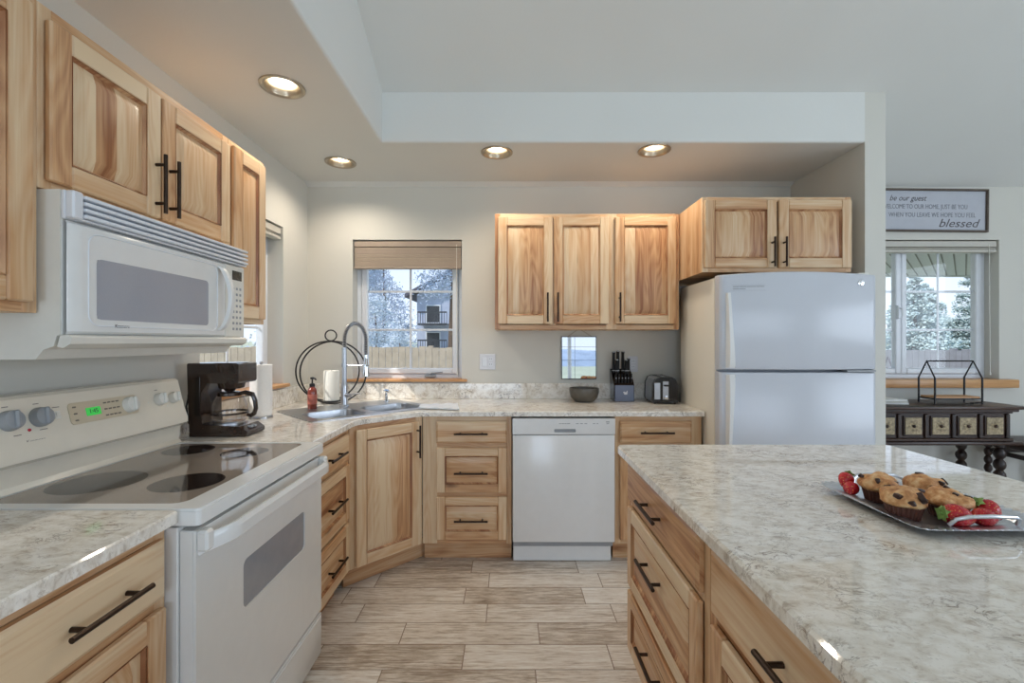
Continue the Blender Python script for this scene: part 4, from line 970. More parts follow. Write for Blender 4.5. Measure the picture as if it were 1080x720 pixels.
mb = MB(); mb.add(P_lathe([(1e-6, 0), (.049, 0), (.051, .003), (.051, .195), (.048, .201), (.040, .202), (.030, .196), (1e-6, .194)], mid+Vector((.005, 0, .0175)), 32)); obj('wax', mb, 'candle', t)
mb = MB(); mb.add(P_tube([mid+Vector((.005, 0, .211)), mid+Vector((.006, 0, .225))], .0015, 5)); obj('wick', mb, 'black', t)
# bowl
bx, by = .52, 3.16
mb = MB(); mb.add(P_lathe([(1e-6, 0), (.062, 0), (.068, .004), (.092, .030), (.101, .062), (.102, .088), (.1005, .094), (.098, .094), (.0965, .086), (.094, .062), (.083, .032), (.058, .012), (1e-6, .010)], (bx, by, CT), 40)); tag(obj('mixing_bowl', mb, 'bowl'), 'dark grey stoneware bowl on the back counter above the dishwasher', 'bowl')
# knife block
F = frame((.735, 3.15, CT), 0)
t = thing('knife_block', 'dark knife block full of knives with a slate blue front, left of the toaster', 'knife block', F @ Vector((.065, .07, 0)))
mb = MB(F); mb.add((lambda vf: ([(z_, x_, y_) for x_, z_, y_ in vf[0]], vf[1]))(P_side([(.012, 0), (.135, 0), (.150, .215), (.135, .220), (.100, .20), (.012, .110)], -.006, .135))); obj('block', mb, 'gloss', t)
mb = MB(F); mb.box(-.001, .130, .003, .0115, .001, .112, .002); fr_ = obj('front_plate', mb, 'slate', t, label='slate blue front face')
mb = MB(F); ex_, ez_ = .072, .060   # small white pot emblem
mb.add(P_side([(ex_-.010, ez_-.012), (ex_+.010, ez_-.012), (ex_+.013, ez_+.004), (ex_-.013, ez_+.004)], .0018, .0029)); mb.box(ex_-.017, ex_-.012, .0018, .0029, ez_-.001, ez_+.006, 0); mb.add(P_side([(ex_+.004, ez_+.0045), (ex_+.013, ez_+.0045), (ex_+.013, ez_+.015), (ex_+.010, ez_+.015)], .0018, .0029)); mb.add(P_side([(ex_-.013, ez_+.0045), (ex_-.004, ez_+.0045), (ex_-.011, ez_+.011)], .0018, .0029)); obj('emblem', mb, 'outlet', fr_, label='small white emblem')
for i in range(6):
    x = .012+.0215*i; k = thing('steak_knife', None, 'knife', F @ Vector((x, .03, .113)), 'steak knives in the block'); k['label'] = 'dark handled steak knife in the lower front row of the knife block'
    mb = MB(F); mb.add(P_tube([(x, .030, .108), (x, .034, .150), (x, .036, .175), (x, .030, .190)], [.006, .0075, .0075, .006], 8)); obj('handle', mb, 'black', k)
    mb = MB(F); mb.add(P_lathe([(.0035, .0), (.003, .0012), (1e-6, .0014)], (x, .0262, .160), 8, 1)); obj('rivet', mb, 'steel', k)
KN = [(.012, .340, .255, 'tallest knife standing leftmost at the back of the knife block'), (.042, .346, .255, 'tall knife second from left at the back of the knife block'), (.078, .343, .25, 'tall knife third from left at the back of the knife block'), (.112, .295, .22, 'shorter knife rightmost at the back of the knife block'), (.030, .285, .2, 'short knife between the two left tall knives in the knife block'), (.096, .283, .2, 'short knife between the right knives in the knife block')]
for x, h, _, lab in KN:
    y = .105 if h > .30 else .085; k = thing('kitchen_knife', lab, 'knife', F @ Vector((x, y, .19)), 'large knives in the block')
    mb = MB(F); mb.add(P_tube([(x, y-.005, .185), (x, y, .215), (x, y+.001, h-.02), (x, y-.004, h)], [.009, .0115, .0105, .0125], 10)); obj('handle', mb, 'black', k)
    mb = MB(F); mb.add(P_cyl((x, y-.005, h), (x, y-.006, h+.004), (.0118), .0105, 10)); mb.add(P_cyl((x, y-.0015, .205), (x, y-.0010, .21), .0118, .0118, 10)); obj('steel_cap', mb, 'steel', k)
# toaster, end-on with the lever facing the room
F = frame((.955, 3.03, CT), -4)
t = thing('toaster', 'small chrome and black two-slice toaster with its lever facing the room, beside the knife block', 'toaster', F @ Vector((.085, .12, 0)))
pf = lambda e: [(.008-e, .008), (.162+e, .008), (.168+e, .02), (.164+e, .13), (.148+e*.7, .166), (.125, .178+e*.5), (.045, .178+e*.5), (.022-e*.7, .166), (.006-e, .13), (.002-e, .02)]
mb = MB(F); mb.add(P_side(pf(0), .03, .225)); obj('shell', mb, plain('satin_steel', s(190, 194, 200), .38, .85, .04), t, label='satin steel sides')
for a, b in ((0, .0295), (.2255, .25)):
    mb = MB(F); mb.add(P_side(pf(.003), a, b)); obj('end_cap', mb, 'gloss', t)
mb = MB(F)
for x in (.043, .097): mb.box(x, x+.03, .05, .205, .1781, .1795, .0005)
obj('slot', mb, 'dgrey', t)
mb = MB(F); mb.box(.066, .104, -.004, -.0003, .03, .150, .0015); mb.box(.012, .05, -.003, -.0003, .03, .14, .001); obj('control_strip', mb, 'steel', t, label='shiny front strip')
mb = MB(F); mb.box(.068, .102, -.026, -.0045, .118, .130, .004); obj('lever', mb, 'gloss', t)
mb = MB(F); mb.add(P_lathe([(.014, .0), (.013, .010), (1e-6, .011)], (.085, -.0045, .045), 18, 1)); obj('dial', mb, 'chrome', t)
mb = MB(F)
for x in (.02, .15):
    for y in (.02, .23): mb.add(P_cyl((x, y, 0), (x, y, .0085), .008, n=10))
obj('foot', mb, 'black', t)
# leaded mirror hung from a chain
t = thing('hanging_mirror', 'small leaded mirror hung by a chain under the back wall cabinets', 'mirror', (.505, YB-.012, 1.06))
TM = Matrix.Translation((.508, YB-.004, 1.364)) @ Matrix.Rotation(math.radians(-1.0), 4, 'X') @ Matrix.Translation((-.508, -YB+.004, -1.364))
mb = MB(TM); mx0, mx1, mz0, mz1 = .383, .634, 1.058, 1.364; y0 = YB-.010
mb.box(mx0, mx1, y0, y0+.006, mz0, mz1, .0015); gp = obj('mirror_glass', mb, 'mirror', t, label='clear reflective glass')
mb = MB(TM); w = .0025
for x in (mx0, mx1): mb.box(x-w, x+w, y0-.003, y0+.007, mz0-w, mz1+w, .001)
for z in (mz0, mz1): mb.box(mx0+w, mx1-w, y0-.0029, y0+.007, z-w, z+w, .001)
obj('frame', mb, 'black', t)
mb = MB(TM); w = .0012
mb.box(mx0+.095-w, mx0+.095+w, y0-.002, y0-.0002, mz0+.003, mz1-.003, 0)
for z in (mz0+.135, mz0+.232): mb.box(mx0+.003, mx1-.003, y0-.0018, y0-.0003, z-w, z+w, 0)
obj('lead_line', mb, 'dgrey', t)
mb = MB(); mb.add(P_tube([(mx0+.045, y0+.002, mz1+.002), (mx0+.085, y0+.002, mz1+.03), (.499, y0+.002, mz1+.052), (.519, y0+.002, mz1+.052), (mx1-.075, y0+.002, mz1+.03), (mx1-.03, y0+.002, mz1+.002)], .0022, 6)); obj('chain', mb, 'nickel', t)

# ------------------------------------------------------------------ tray of muffins on the island
TX0, TX1, TY0, TY1 = .868, 1.185, .958, 1.285
tc_ = ((TX0+TX1)/2, (TY0+TY1)/2, CT); hx, hy = (TX1-TX0)/2, (TY1-TY0)/2
t = thing('serving_tray', 'silver serving tray with a scalloped rim and two handles on the island', 'tray', tc_)
def rr_loop(n=480, p=11):
    raw = []
    for i in range(4000):
        a = 2*PI*i/4000; c, d = math.cos(a), math.sin(a); q = (abs(c)**p+abs(d)**p)**(-1/p); raw.append(Vector((c*q*hx, d*q*hy)))
    acc = [0]
    for i in range(4000): acc.append(acc[-1]+(raw[(i+1) % 4000]-raw[i]).length)
    out, j = [], 0
    for k in range(n):
        d = acc[-1]*k/n
        while acc[j+1] < d: j += 1
        out.append((raw[j].x/hx, raw[j].y/hy, 2*PI*k/n))
    return out
mb = MB(); LP = rr_loop(); n = len(LP); vs = []
for ins, z, sc in ((.060, .006, 0), (.044, .0075, 0), (.036, .0145, 0), (.020, .0165, .25), (.005, .0185, .9), (0, .0188, 1), (0, .0168, 1), (.020, .0145, .25), (.036, .0120, 0), (.044, .0045, 0), (.060, .002, 0)):
    for x, y, a in LP:
        L__ = abs(math.sin(a*36))*.0085*sc-.004*sc; vs.append((tc_[0]+x*(hx-ins+L__), tc_[1]+y*(hy-ins+L__), CT+z+sc*.0046*(abs(math.sin(a*36))-.5)))
fs = [(i*n+j, i*n+(j+1) % n, (i+1)*n+(j+1) % n, (i+1)*n+j) for i in range(10) for j in range(n)]+[tuple(range(n)), tuple(range(10*n, 11*n))[::-1]]
mb.add((vs, fs)); obj('dish', mb, 'silver', t)
for sgn in (-1, 1):
    yb = tc_[1]+sgn*(hy-.022); mb = MB(); xw = .062
    mb.add(P_tube([(tc_[0]-xw-.012, yb-sgn*.005, CT+.019), (tc_[0]-xw-.006, yb+sgn*.004, CT+.034), (tc_[0]-xw+.012, yb+sgn*.012, CT+.042), (tc_[0], yb+sgn*.014, CT+.044), (tc_[0]+xw-.012, yb+sgn*.012, CT+.042), (tc_[0]+xw+.006, yb+sgn*.004, CT+.034), (tc_[0]+xw+.012, yb-sgn*.005, CT+.019)], .0042, 10)); obj('handle', mb, 'silver', t)
def muffin(x, y, r, h, lab, seed, chips):
    z = CT+.0070; t = thing('muffin', lab, 'muffin', (x, y, z), 'chocolate chunk muffins on the tray'); rnd = random.Random(seed)
    mb = MB(); nn = 96; vs = []; hc = h*.55
    for k in range(7):
        u = k/6; rb = r*(.70+.20*u)
        for i in range(nn): a = 2*PI*i/nn; q = rb*(1+.030*(1 if (i % 4) < 2 else -1)); vs.append((x+q*math.cos(a), y+q*math.sin(a), z+hc*u))
    fs = [(k*nn+i, k*nn+(i+1) % nn, (k+1)*nn+(i+1) % nn, (k+1)*nn+i) for k in range(6) for i in range(nn)]+[tuple(range(nn))[::-1], tuple(range(6*nn, 7*nn))]
    mb.add((vs, fs)); obj('paper_liner', mb, 'liner', t)
    mb = MB(); nn, mm = 40, 16; vs = []
    def top(a, u):
        q = r*math.sin(min(1, u)*PI*.5)**.8 if u <= 1 else r*(1-.16*(u-1)/.3)
        zz = hc*.92+(h-hc*.92)*(math.cos(min(1, u)*PI*.5)**.75) if u <= 1 else hc*.92-.006*(u-1)/.3
        p = Vector((q*math.cos(a), q*math.sin(a), zz)); nz = noise.noise(p*38+Vector((seed*7.3, 0, 0)))*.010+noise.noise(p*95+Vector((seed*3.1, 5, 0)))*.0028
        d = Vector((math.cos(a)*min(1, u), math.sin(a)*min(1, u), .7)).normalized(); return p+d*nz
    us = [.02]+[i/12 for i in range(1, 13)]+[1.12, 1.3]
    for u in us:
        for i in range(nn): p = top(2*PI*i/nn, u); vs.append((x+p.x, y+p.y, z+p.z))
    fs = [(k*nn+i, k*nn+(i+1) % nn, (k+1)*nn+(i+1) % nn, (k+1)*nn+i) for k in range(len(us)-1) for i in range(nn)]+[tuple(range(nn))[::-1], tuple(range((len(us)-1)*nn, len(us)*nn))]
    mb.add((vs, fs)); tp = obj('muffin_top', mb, 'cake', t, sharp=80)
    for a, u, sz in chips:
        p = top(a, u); mb = MB(); T = Matrix.Translation((x+p.x, y+p.y, z+p.z)) @ Matrix.Rotation(rnd.uniform(0, 3), 4, (rnd.random(), rnd.random(), 1)); mb.box(-sz*.5, sz*.5, -sz*.4, sz*.4, -sz*.32, sz*.26, sz*.14, T=T @ Matrix.Translation((0, 0, -sz*.12)), seg=2); obj('chocolate_chunk', mb, 'choc', tp)
muffin(.920, 1.062, .043, .068, 'chocolate chunk muffin at the front left of the tray, its brown liner in full view', 1, [(-2.5, .58, .018), (-.6, .74, .019), (-1.25, .66, .022), (-.2, .5, .013), (1.9, .5, .014), (-1.9, .85, .014)])
muffin(.953, 1.172, .042, .067, 'chocolate chunk muffin at the rear left of the tray behind two strawberries', 2, [(-2.3, .5, .013), (-.9, .55, .012), (.6, .45, .014), (-1.5, .85, .013), (2.4, .6, .014)])
muffin(1.064, 1.165, .042, .066, 'chocolate chunk muffin at the rear right of the tray, farthest of the four', 3, [(-1.1, .55, .016), (-.3, .7, .016), (1.2, .4, .016), (-1.9, .8, .014)])
muffin(1.026, 1.066, .045, .063, 'chocolate chunk muffin at the right of the tray behind the large strawberry', 4, [(-.5, .6, .019), (-.15, .85, .014), (.8, .5, .016), (-1.5, .25, .014), (.1, .35, .013)])
def strawberry(x, y, z, r, ln, dirv, lab, leaves=True):
    d = Vector(dirv).normalized(); q = Vector((0, 0, 1)).rotation_difference(d); T = Matrix.Translation((x, y, z)) @ q.to_matrix().to_4x4()
    t = thing('strawberry', lab, 'strawberry', (x, y, z-r), 'strawberries on the tray')
    mb = MB(); m = 14; pr = []
    for i in range(m+1): u = i/m; pr.append((max(1e-6, r*math.sin(PI*u**.72)**.78*(1.0-.22*u)), ln*(u-.4)))
    mb.add(P_lathe(pr, (0, 0, 0), 24), T=T); b_ = obj('berry', mb, 'berry', t, sharp=80)
    if leaves:
        mb = MB()
        for i in range(8):
            a = 2*PI*i/8+.2; c, s_ = math.cos(a), math.sin(a); w = r*.26; zz = -ln*.4
            def lp(rad, side, h): return (c*rad-s_*side, s_*rad+c*side, zz+h)
            up = [lp(r*.08, -w*.5, -.001), lp(r*.08, w*.5, -.001), lp(r*.40, w*.8, -.003), lp(r*.40, -w*.8, -.003), lp(r*.66, 0, -.004+.006*(i % 2))]
            lo = [(p[0], p[1], p[2]-.0012) for p in up]
            mb.add((up+lo, [(0, 1, 2, 3), (3, 2, 4), (5, 8, 7, 6), (8, 9, 7), (0, 3, 8, 5), (1, 6, 7, 2), (3, 4, 9, 8), (2, 7, 9, 4), (0, 5, 6, 1)]), T=T)
        mb.add(P_cyl((0, 0, -ln*.4-.008), (0, 0, -ln*.4), .002, .003, 6), T=T); obj('calyx', mb, 'leaf', t)
strawberry(.982, .998, CT+.0335, .0265, .074, (1, -.03, -.18), 'large red strawberry lying at the front of the tray, green leaves on its left')
strawberry(1.046, 1.002, CT+.0285, .0215, .060, (1, .05, -.12), 'red strawberry in the middle of the front right strawberries', False)
strawberry(1.085, 1.032, CT+.0340, .025, .056, (.75, -.2, -.62), 'red strawberry at the right of the tray with leaves up on top')
strawberry(.912, 1.232, CT+.0430, .020, .046, (-.6, -.3, -.5), 'upper of the two red strawberries at the left end of the tray')
strawberry(.905, 1.205, CT+.0265, .020, .044, (-.5, -.6, -.3), 'lower of the two red strawberries at the left end of the tray', False)

# ------------------------------------------------------------------ dining side: sideboard, chair, stand, papers, sign
SX0, SX1, SY0, SY1 = 2.355, 3.262, 2.965, 3.30
t = thing('sideboard', 'dark carved wood sideboard on turned legs under the dining room window', 'sideboard', ((SX0+SX1)/2, (SY0+SY1)/2, 0))
mb = MB(); mb.box(SX0-.02, SX1+.075, SY0-.055, SY1, .893, .912, .006, 0, .3, 2); mb.box(SX0, SX1+.035, SY0-.028, SY1-.002, .874, .8925, .005, 0, .35); mb.box(SX0, SX1+.012, SY0-.010, SY1-.004, .862, .8735, .003, 0, .4); obj('top', mb, 'dwood', t)
mb = MB(); mb.box(SX0, SX1, SY0, SY1-.005, .700, .8615, .003, 0, .4)
obj('case', mb, 'dwood', t)
mb = MB(); mb.box(SX0, SX1+.015, SY0-.012, SY1-.005, .682, .6995, .004, 0, .3); mb.box(SX0, SX1+.05, SY0-.035, SY1-.005, .660, .6815, .006, 0, .35, 2); obj('base_moulding', mb, 'dwood', t)
for i in range(5):
    cx = 3.155-.1765*i
    mb = MB(); mb.box(cx-.062, cx+.062, SY0-.008, SY0-.0005, .716, .846, .002, 2, .5); pn = obj('drawer_panel', mb, 'dwood', t)
    mb = MB(); mb.box(cx-.054, cx+.054, SY0-.013, SY0-.0085, .726, .836, .003); 
    for k in range(8):
        a = PI*k/4; q, T = P_ball((cx+.024*math.cos(a), SY0-.013, .781+.024*math.sin(a)), .012, .004, .009, 8, 6); mb.add(q, T=T)
    obj('carved_plaque', mb, 'carve', pn, label='pale carved plaque')
    mb = MB(); mb.add(P_lathe([(.010, .013), (.011, .018), (.006, .024), (1e-6, .026)], (cx, SY0, .781), 12, 1)); obj('rosette', mb, 'dwood', pn)
for i in range(6):
    cx = 3.155+.088-.1765*i; mb = MB(); mb.box(cx-.012, cx+.012, SY0-.011, SY0-.0005, .703, .858, .003, 2, .6); obj('divider', mb, 'dwood', t)
def bead_leg(x, y, z0, z1, r, nb=8):
    pr = [(r*.9, z0), (r*.9, z0+.04)]; z = z0+.05; st = (z1-.03-z)/nb
    for i in range(nb): pr += [(r*.55, z), (r*.95, z+st*.25), (r*1.05, z+st*.5), (r*.95, z+st*.75)]; z += st
    pr += [(r*.55, z), (r, z1-.02), (r, z1)]; return P_lathe(pr, (x, y, 0), 14)
for x in (SX0+.05, SX1-.035):
    for y in (SY0+.03, SY1-.05):
        mb = MB(); mb.add(bead_leg(x, y, .001, .6595, .031), 2, .5); obj('leg', mb, 'dwood', t)
mb = MB(); mb.box(SX0+.05, SX1-.035, 3.12, 3.14, .12, .15, .003, 0, .5); mb.box(SX0+.04, SX0+.06, SY0+.03, SY1-.05, .12, .15, .003, 1, .5); mb.box(SX1-.045, SX1-.025, SY0+.03, SY1-.05, .12, .15, .003, 1, .5); obj('stretcher', mb, 'dwood', t)
# stool beside the right end
F = frame((3.40, 2.87, 0), 0)
t = thing('wooden_stool', 'dark turned wood stool at the right edge of the photo beside the sideboard', 'stool', F @ Vector((.2, .2, 0)))
mb = MB(F); mb.box(-.02, .44, -.02, .42, .605, .65, .012, 0, .4, 2); obj('seat', mb, 'dwood', t)
for x in (.02, .40):
    for y in (.02, .38): mb = MB(F); mb.add(bead_leg(x, y, .001, .6045, .022, 9), 2, .5); obj('leg', mb, 'dwood', t)
mb = MB(F)
for z in (.16, .54): mb.box(.03, .39, .012, .028, z, z+.03, .003, 0, .5); mb.box(.012, .028, .03, .37, z, z+.03, .003, 1, .5); mb.box(.392, .408, .03, .37, z, z+.03, .003, 1, .5); mb.box(.03, .39, .372, .388, z, z+.03, .003, 0, .5)
obj('stretcher', mb, 'dwood', t)
# house shaped wire stand
HX0, HX1, HY0, HY1, HZ = 2.835, 3.150, 3.03, 3.15, .9126
t = thing('house_shaped_stand', 'black house-shaped metal frame with a wooden shelf on the sideboard', 'stand', ((HX0+HX1)/2, 3.09, HZ))
mb = MB(); w = .0045; E_, R__ = HZ+.175, HZ+.285; ym = (HY0+HY1)/2
for x in (HX0, HX1):
    for y in (HY0, HY1): mb.box(x-w, x+w, y-w, y+w, HZ, E_, .001)
    mb.add(P_tube([(x, HY0, E_-.003), (x, ym, R__), (x, HY1, E_-.003)], .005, 6)); mb.box(x-w*.9, x+w*.9, HY0, HY1, HZ+.030, HZ+.038, .001)
mb.add(P_tube([(HX0, ym, R__), (HX1, ym, R__)], .005, 6))
for y in (HY0, HY1): mb.box(HX0, HX1, y-w*.9, y+w*.9, HZ+.030, HZ+.038, .001)
obj('frame', mb, 'black', t)
mb = MB(); mb.box(HX0+.006, HX1-.006, HY0+.006, HY1-.006, HZ+.0385, HZ+.050, .002, 0, .4); obj('shelf', mb, 'sill', t)
t = thing('scissors', 'small dark scissors lying on the sideboard under the house-shaped stand', 'scissors', (3.07, 3.02, HZ))
mb = MB()
for k in (-1, 1):
    mb.add(P_tube([(3.02, 3.005+.006*k, HZ+.006), (3.06, 3.005-.004*k, HZ+.007)], [.002, .004], 6))
    mb.add(P_tube([(3.083+.022*math.cos(a), 3.003-.016*k+.012*math.sin(a), HZ+.009+.006*(k > 0)) for a in [2*PI*i/14 for i in range(14)]], .0035, 6, True))
obj('handles_and_blades', mb, 'black', t)
for i, (x, w, col, lab) in enumerate(((2.44, .24, 'paper', 'lowest white booklet of the small pile at the left end of the sideboard'), (2.46, .2, 'blindw', 'middle pale booklet of the small pile at the left end of the sideboard'), (2.45, .22, 'paper', 'topmost white booklet of the small pile at the left end of the sideboard'))):
    mb = MB(); T = Matrix.Translation((x+.1, 3.1, 0)) @ Matrix.Rotation(.15*(i-1), 4, 'Z'); zz = HZ+.010*i
    for k in range(5): mb.box(-w/2+.0004*k, w/2-.0004*k, -.07, .07, zz+.0019*k, zz+.0019*k+.0016, 0, T=T)
    mb.box(-w/2-.001, -w/2+.001, -.07, .07, zz, zz+.0092, 0, T=T)
    tag(obj('booklet', mb, col), lab, 'booklet', 'booklets on the sideboard')
# framed sign above the window
F = frame((2.30, YB, 2.137), 0) @ Matrix.Rotation(math.radians(.6), 4, 'Y'); SWd, SHt = 1.185, .312
t = thing('framed_sign', 'long white lettered sign in a thin dark frame above the dining room window', 'sign', F @ Vector((SWd/2, 0, 0)))
mb = MB(F); mb.box(.01, SWd-.01, -.012, -.001, .01, SHt-.01, .001); bdS = obj('board', mb, 'signw', t)
mb = MB(F); fw = .014
mb.box(0, SWd, -.026, -.0012, 0, fw, .002, 0, .4); mb.box(0, SWd, -.026, -.0012, SHt-fw, SHt, .002, 0, .4); mb.box(0, fw, -.0259, -.0012, fw, SHt-fw, .002, 2, .4); mb.box(SWd-fw, SWd, -.0259, -.0012, fw, SHt-fw, .002, 2, .4); obj('frame', mb, plain('dark_sign_frame', s(84, 72, 62), .5, var=.15), t)
text('script_line', 'be our guest', F, .735, .243, -.0128, .058, 'textd', bdS, 'RIGHT', .35, xscale=.9)
text('printed_line', 'WELCOME TO OUR HOME, JUST BE YOU', F, 1.04, .182, -.0128, .047, 'textg', bdS, 'RIGHT', 0, xscale=.72)
text('printed_line', 'WHEN YOU LEAVE WE HOPE YOU FEEL', F, 1.10, .122, -.0128, .047, 'textg', bdS, 'RIGHT', 0, xscale=.76)
text('script_line', 'blessed', F, 1.115, .062, -.0128, .085, 'textd', bdS, 'RIGHT', .35, xscale=1.15)

# ------------------------------------------------------------------ outdoors
mb = MB(); G0, G1 = -.25, .95; vs = []; nx, ny = 24, 24
def gz(x, y): return -.25 if y < 12 else -.25+1.45*min(1, (y-12)/70)
ys_ = [YB+TH+.01, 6, 9, 12, 16, 20, 26, 34, 44, 58, 75, 100, 140]
for y in ys_:
    for i in range(nx+1): x = -90+200*i/nx; vs.append((x, y, gz(x, y)+(.12*noise.noise((x*.1, y*.1, 0)) if y > 14 else 0)))
k = nx+1; mb.add((vs, [(j*k+i, j*k+i+1, (j+1)*k+i+1, (j+1)*k+i) for j in range(len(ys_)-1) for i in range(nx)]))
struct('ground', mb, 'grass')
mb = MB(); mb.box(-60, 60, -70, YR-TH-.01, -.5, -.12); mb.box(-60, XL-TH-.01, YR-TH, YB, -.5, -.25); mb.box(XR+TH+.01, 60, YR-TH, YB, -.5, -.25); struct('yard', mb, 'grass')
def fence(name, x0, x1, y, top, mat, lab, bw):
    t = thing(name, lab, 'fence', ((x0+x1)/2, y, -.25)); mb = MB(); x = x0; rnd = random.Random(int(x0*10))
    while x < x1: mb.box(x, x+bw-.008, y, y+.02, gz(0, y)+.05, top+rnd.uniform(-.02, .02), 0, 2); x += bw
    obj('boards', mb, mat, t); mb = MB()
    for z in (top-.2, top-.75, -.05): mb.box(x0, x1, y+.0205, y+.06, z, z+.09)
    obj('rail', mb, mat, t)
    for i in range(int((x1-x0)/2.4)+1): mb = MB(); mb.box(x0+2.4*i, x0+2.4*i+.1, y+.061, y+.16, gz(0, y)-.1, top+.03); obj('post', mb, mat, t)
fence('wooden_fence', -6.5, 2.0, 9.5, 1.21, 'fencew', 'weathered tan board fence seen through the sink window', .14)
fence('garden_fence', 6.0, 18, 11.0, 1.13, 'fenceg', 'grey board fence seen through the dining room window', .15)
def tree(name, x, y, h, rad, lab, kind, grp, seed, base=.18, n=9000, mt=None, lf=.016):
    g = gz(x, y)-.05; t = thing(name, lab, 'tree', (x, y, g), grp); rnd = random.Random(seed)
    mb = MB(); mb.add(P_tube([(x, y, g), (x+.1, y, g+h*.5), (x, y, g+h*.97)], [h*.022, h*.015, h*.004], 8)); obj('trunk', mb, 'trunk', t)
    vs, fs = [], []; lay = 17 if kind == 'pine' else 9; clumps = []
    for i in range(lay):
        u = i/(lay-1)
        for j in range(max(4, int(15*(1-u)))):
            a = rnd.uniform(0, 2*PI)
            rr_ = rad*((1-u)**.8*rnd.uniform(.45, 1)+.06) if kind == 'pine' else rad*math.sin(PI*(.12+.85*u))*rnd.uniform(.3, 1)
            clumps.append((x+math.cos(a)*rr_*.8, y+math.sin(a)*rr_*.8, g+h*(base+(1-base)*u)-.1*rr_, rad*(.34*(1-u)+.10)*rnd.uniform(.7, 1.2) if kind == 'pine' else rad*.34))
    per = max(8, n//len(clumps))
    for cx, cy, c_z, r in clumps:
        for _ in range(per):
            d = Vector((rnd.gauss(0, 1), rnd.gauss(0, 1), rnd.gauss(0, .55))); d = d/max(.6, d.length)*r*rnd.random()**.5
            p = Vector((cx, cy, c_z))+d; s_ = lf*rad*rnd.uniform(.7, 1.6)+.014; u = Vector((rnd.gauss(0, 1), rnd.gauss(0, 1), rnd.gauss(0, 1))).normalized()*s_; w = u.orthogonal().normalized()*s_*.6; k = len(vs)
            vs += [p-u, p+w, p+u, p-w]; fs.append((k, k+1, k+2, k+3))
    mb = MB(); mb.add((vs, fs)); o = obj('foliage', mb, mt or ('pine' if kind == 'pine' else 'pine2'), t)
PG = 'pines seen through the dining room window'
for i, (x, y, h, r, lab) in enumerate(((22.2, 25.0, 5.0, 1.9, 'left pine of the group seen through the dining room window'), (27.9, 30.5, 5.0, 1.9, 'small middle pine seen through the dining room window'),
        (26.7, 26.3, 6.3, 1.4, 'tall pine at the right edge of the dining room window'), (26.4, 34.5, 5.2, 2.0, 'pine behind the left pine in the dining room window'), (33.2, 36, 5.2, 2.2, 'distant pine behind the middle pine in the dining room window'))):
    tree('pine_tree', x, y, h, r, lab, 'pine', PG, 10+i, .04, 16000, 'pine3', .034)
TG = 'trees seen through the sink window'
for i, (nm, x, y, h, r, lab, kd, bs) in enumerate((('pine_tree', -4.9, 15, 6.8, 1.0, 'dark pine at the upper left of the sink window', 'pine', .5), ('leafy_tree', -5.0, 16.9, 3.0, 1.45, 'pale leafy tree filling the left half of the sink window', 'leafy', .1),
        ('leafy_tree', -3.55, 14.6, 1.9, .75, 'low leafy bush-like tree in the middle of the sink window', 'leafy', .1), ('pine_tree', -1.75, 13.6, 6.6, 1.0, 'dark pine at the upper right of the sink window', 'pine', .48), ('pine_tree', -7.2, 26, 6.4, 2.4, 'far pine in the middle background of the sink window', 'pine', .15), ('pine_tree', -3.6, 30, 6.8, 2.4, 'far pine right of centre in the sink window', 'pine', .15),
        ('leafy_tree', -6.6, 14.0, 4.6, 1.7, 'leafy tree at the far left through the sink window', 'leafy', .1))):
    tree(nm, x, y, h, r, lab, kd, TG, 30+i, bs)
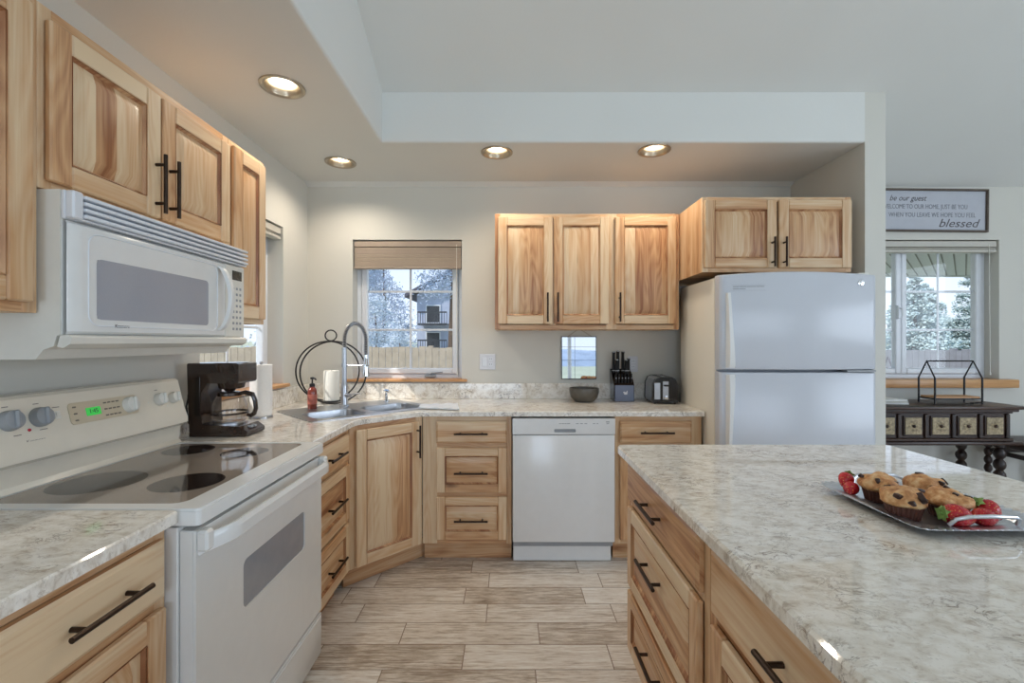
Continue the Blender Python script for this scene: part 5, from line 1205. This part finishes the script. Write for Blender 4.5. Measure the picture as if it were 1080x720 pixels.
# neighbour's house through the sink window
t = thing('neighbour_house', 'blue grey house with stacked balconies seen through the sink window', 'house', (-2.2, 20, -.1))
hx0, hx1, hy0, hy1 = -3.95, -.9, 19.5, 24; hz = 3.35
mb = MB(); mb.add(P_side([(hx0, -.3), (hx1, -.3), (hx1, hz), ((hx0+hx1)/2, hz+.9), (hx0, hz)], hy0, hy1)); obj('wall', mb, 'siding', t)
mb = MB(); mxh = (hx0+hx1)/2
for sx in (-1, 1): e = 1.95; mb.add(P_side([(mxh, hz+.93), (mxh, hz+1.05), (mxh+sx*e, hz-.03), (mxh+sx*e, hz-.17)], hy0-.5, hy1+.3))
obj('roof', mb, 'roof', t)
for xx, zz in ((-3.25, .95), (-2.0, .95), (-3.25, 2.1), (-2.0, 2.1)):
    mb = MB(); mb.box(xx-.32, xx+.32, hy0-.05, hy0-.001, zz, zz+.8, .005); w_ = obj('window', mb, 'vinyl', t); mb = MB(); mb.box(xx-.27, xx+.27, hy0-.056, hy0-.0505, zz+.05, zz+.75); obj('pane', mb, 'dgrey', w_)
for zz in (.85, 2.0):
    mb = MB(); mb.box(-3.75, -2.55, hy0-.9, hy0-.06, zz, zz+.08); 
    for i in range(13): mb.box(-3.74+.098*i, -3.72+.098*i, hy0-.9, hy0-.87, zz+.08, zz+.5)
    mb.box(-3.75, -2.55, hy0-.91, hy0-.86, zz+.5, zz+.56); obj('balcony', mb, 'dgrey', t)
# porch roof outside the dining room window
t = thing('porch_roof', 'porch ceiling of slanting pale boards outside the dining room window', 'porch roof', (5.2, 4.6, 2.13))
mb = MB(); mb.box(1.6, 8.5, 4.05, 5.55, 2.135, 2.16); obj('soffit', mb, 'soffit', t)
mb = MB(); mb.box(1.6, 8.5, 3.53, 4.049, 2.130, 2.19, .004); mb.box(1.6, 8.5, 5.551, 5.60, 2.12, 2.33, .004); obj('beam', mb, 'trim', t, label='pale painted beam')
mb = MB(); mb.add((lambda vf: ([(z_, x_, y_) for x_, z_, y_ in vf[0]], vf[1]))(P_side([(3.51, 2.72), (5.75, 2.34), (5.75, 2.36), (3.51, 2.76)], 1.4, 8.7))); obj('roof_deck', mb, 'roof', t)
# low hills and trees behind the house, seen by reflection
mb = MB(); vs = []
for i in range(41):
    a = i/40; x = -60+120*a; h = 2.2+2.2*noise.noise((x*.06, 3, 0))+1.2*noise.noise((x*.2, 7, 0)); vs += [(x, -60, -.5), (x, -68, h), (x, -80, h*.9)]
mb.add((vs, [(3*i+j, 3*i+3+j, 3*i+4+j, 3*i+1+j) for i in range(40) for j in range(2)])); struct('hills', mb, plain('hill_scrub', s(176, 184, 196), .95, var=.2, scale=.4))
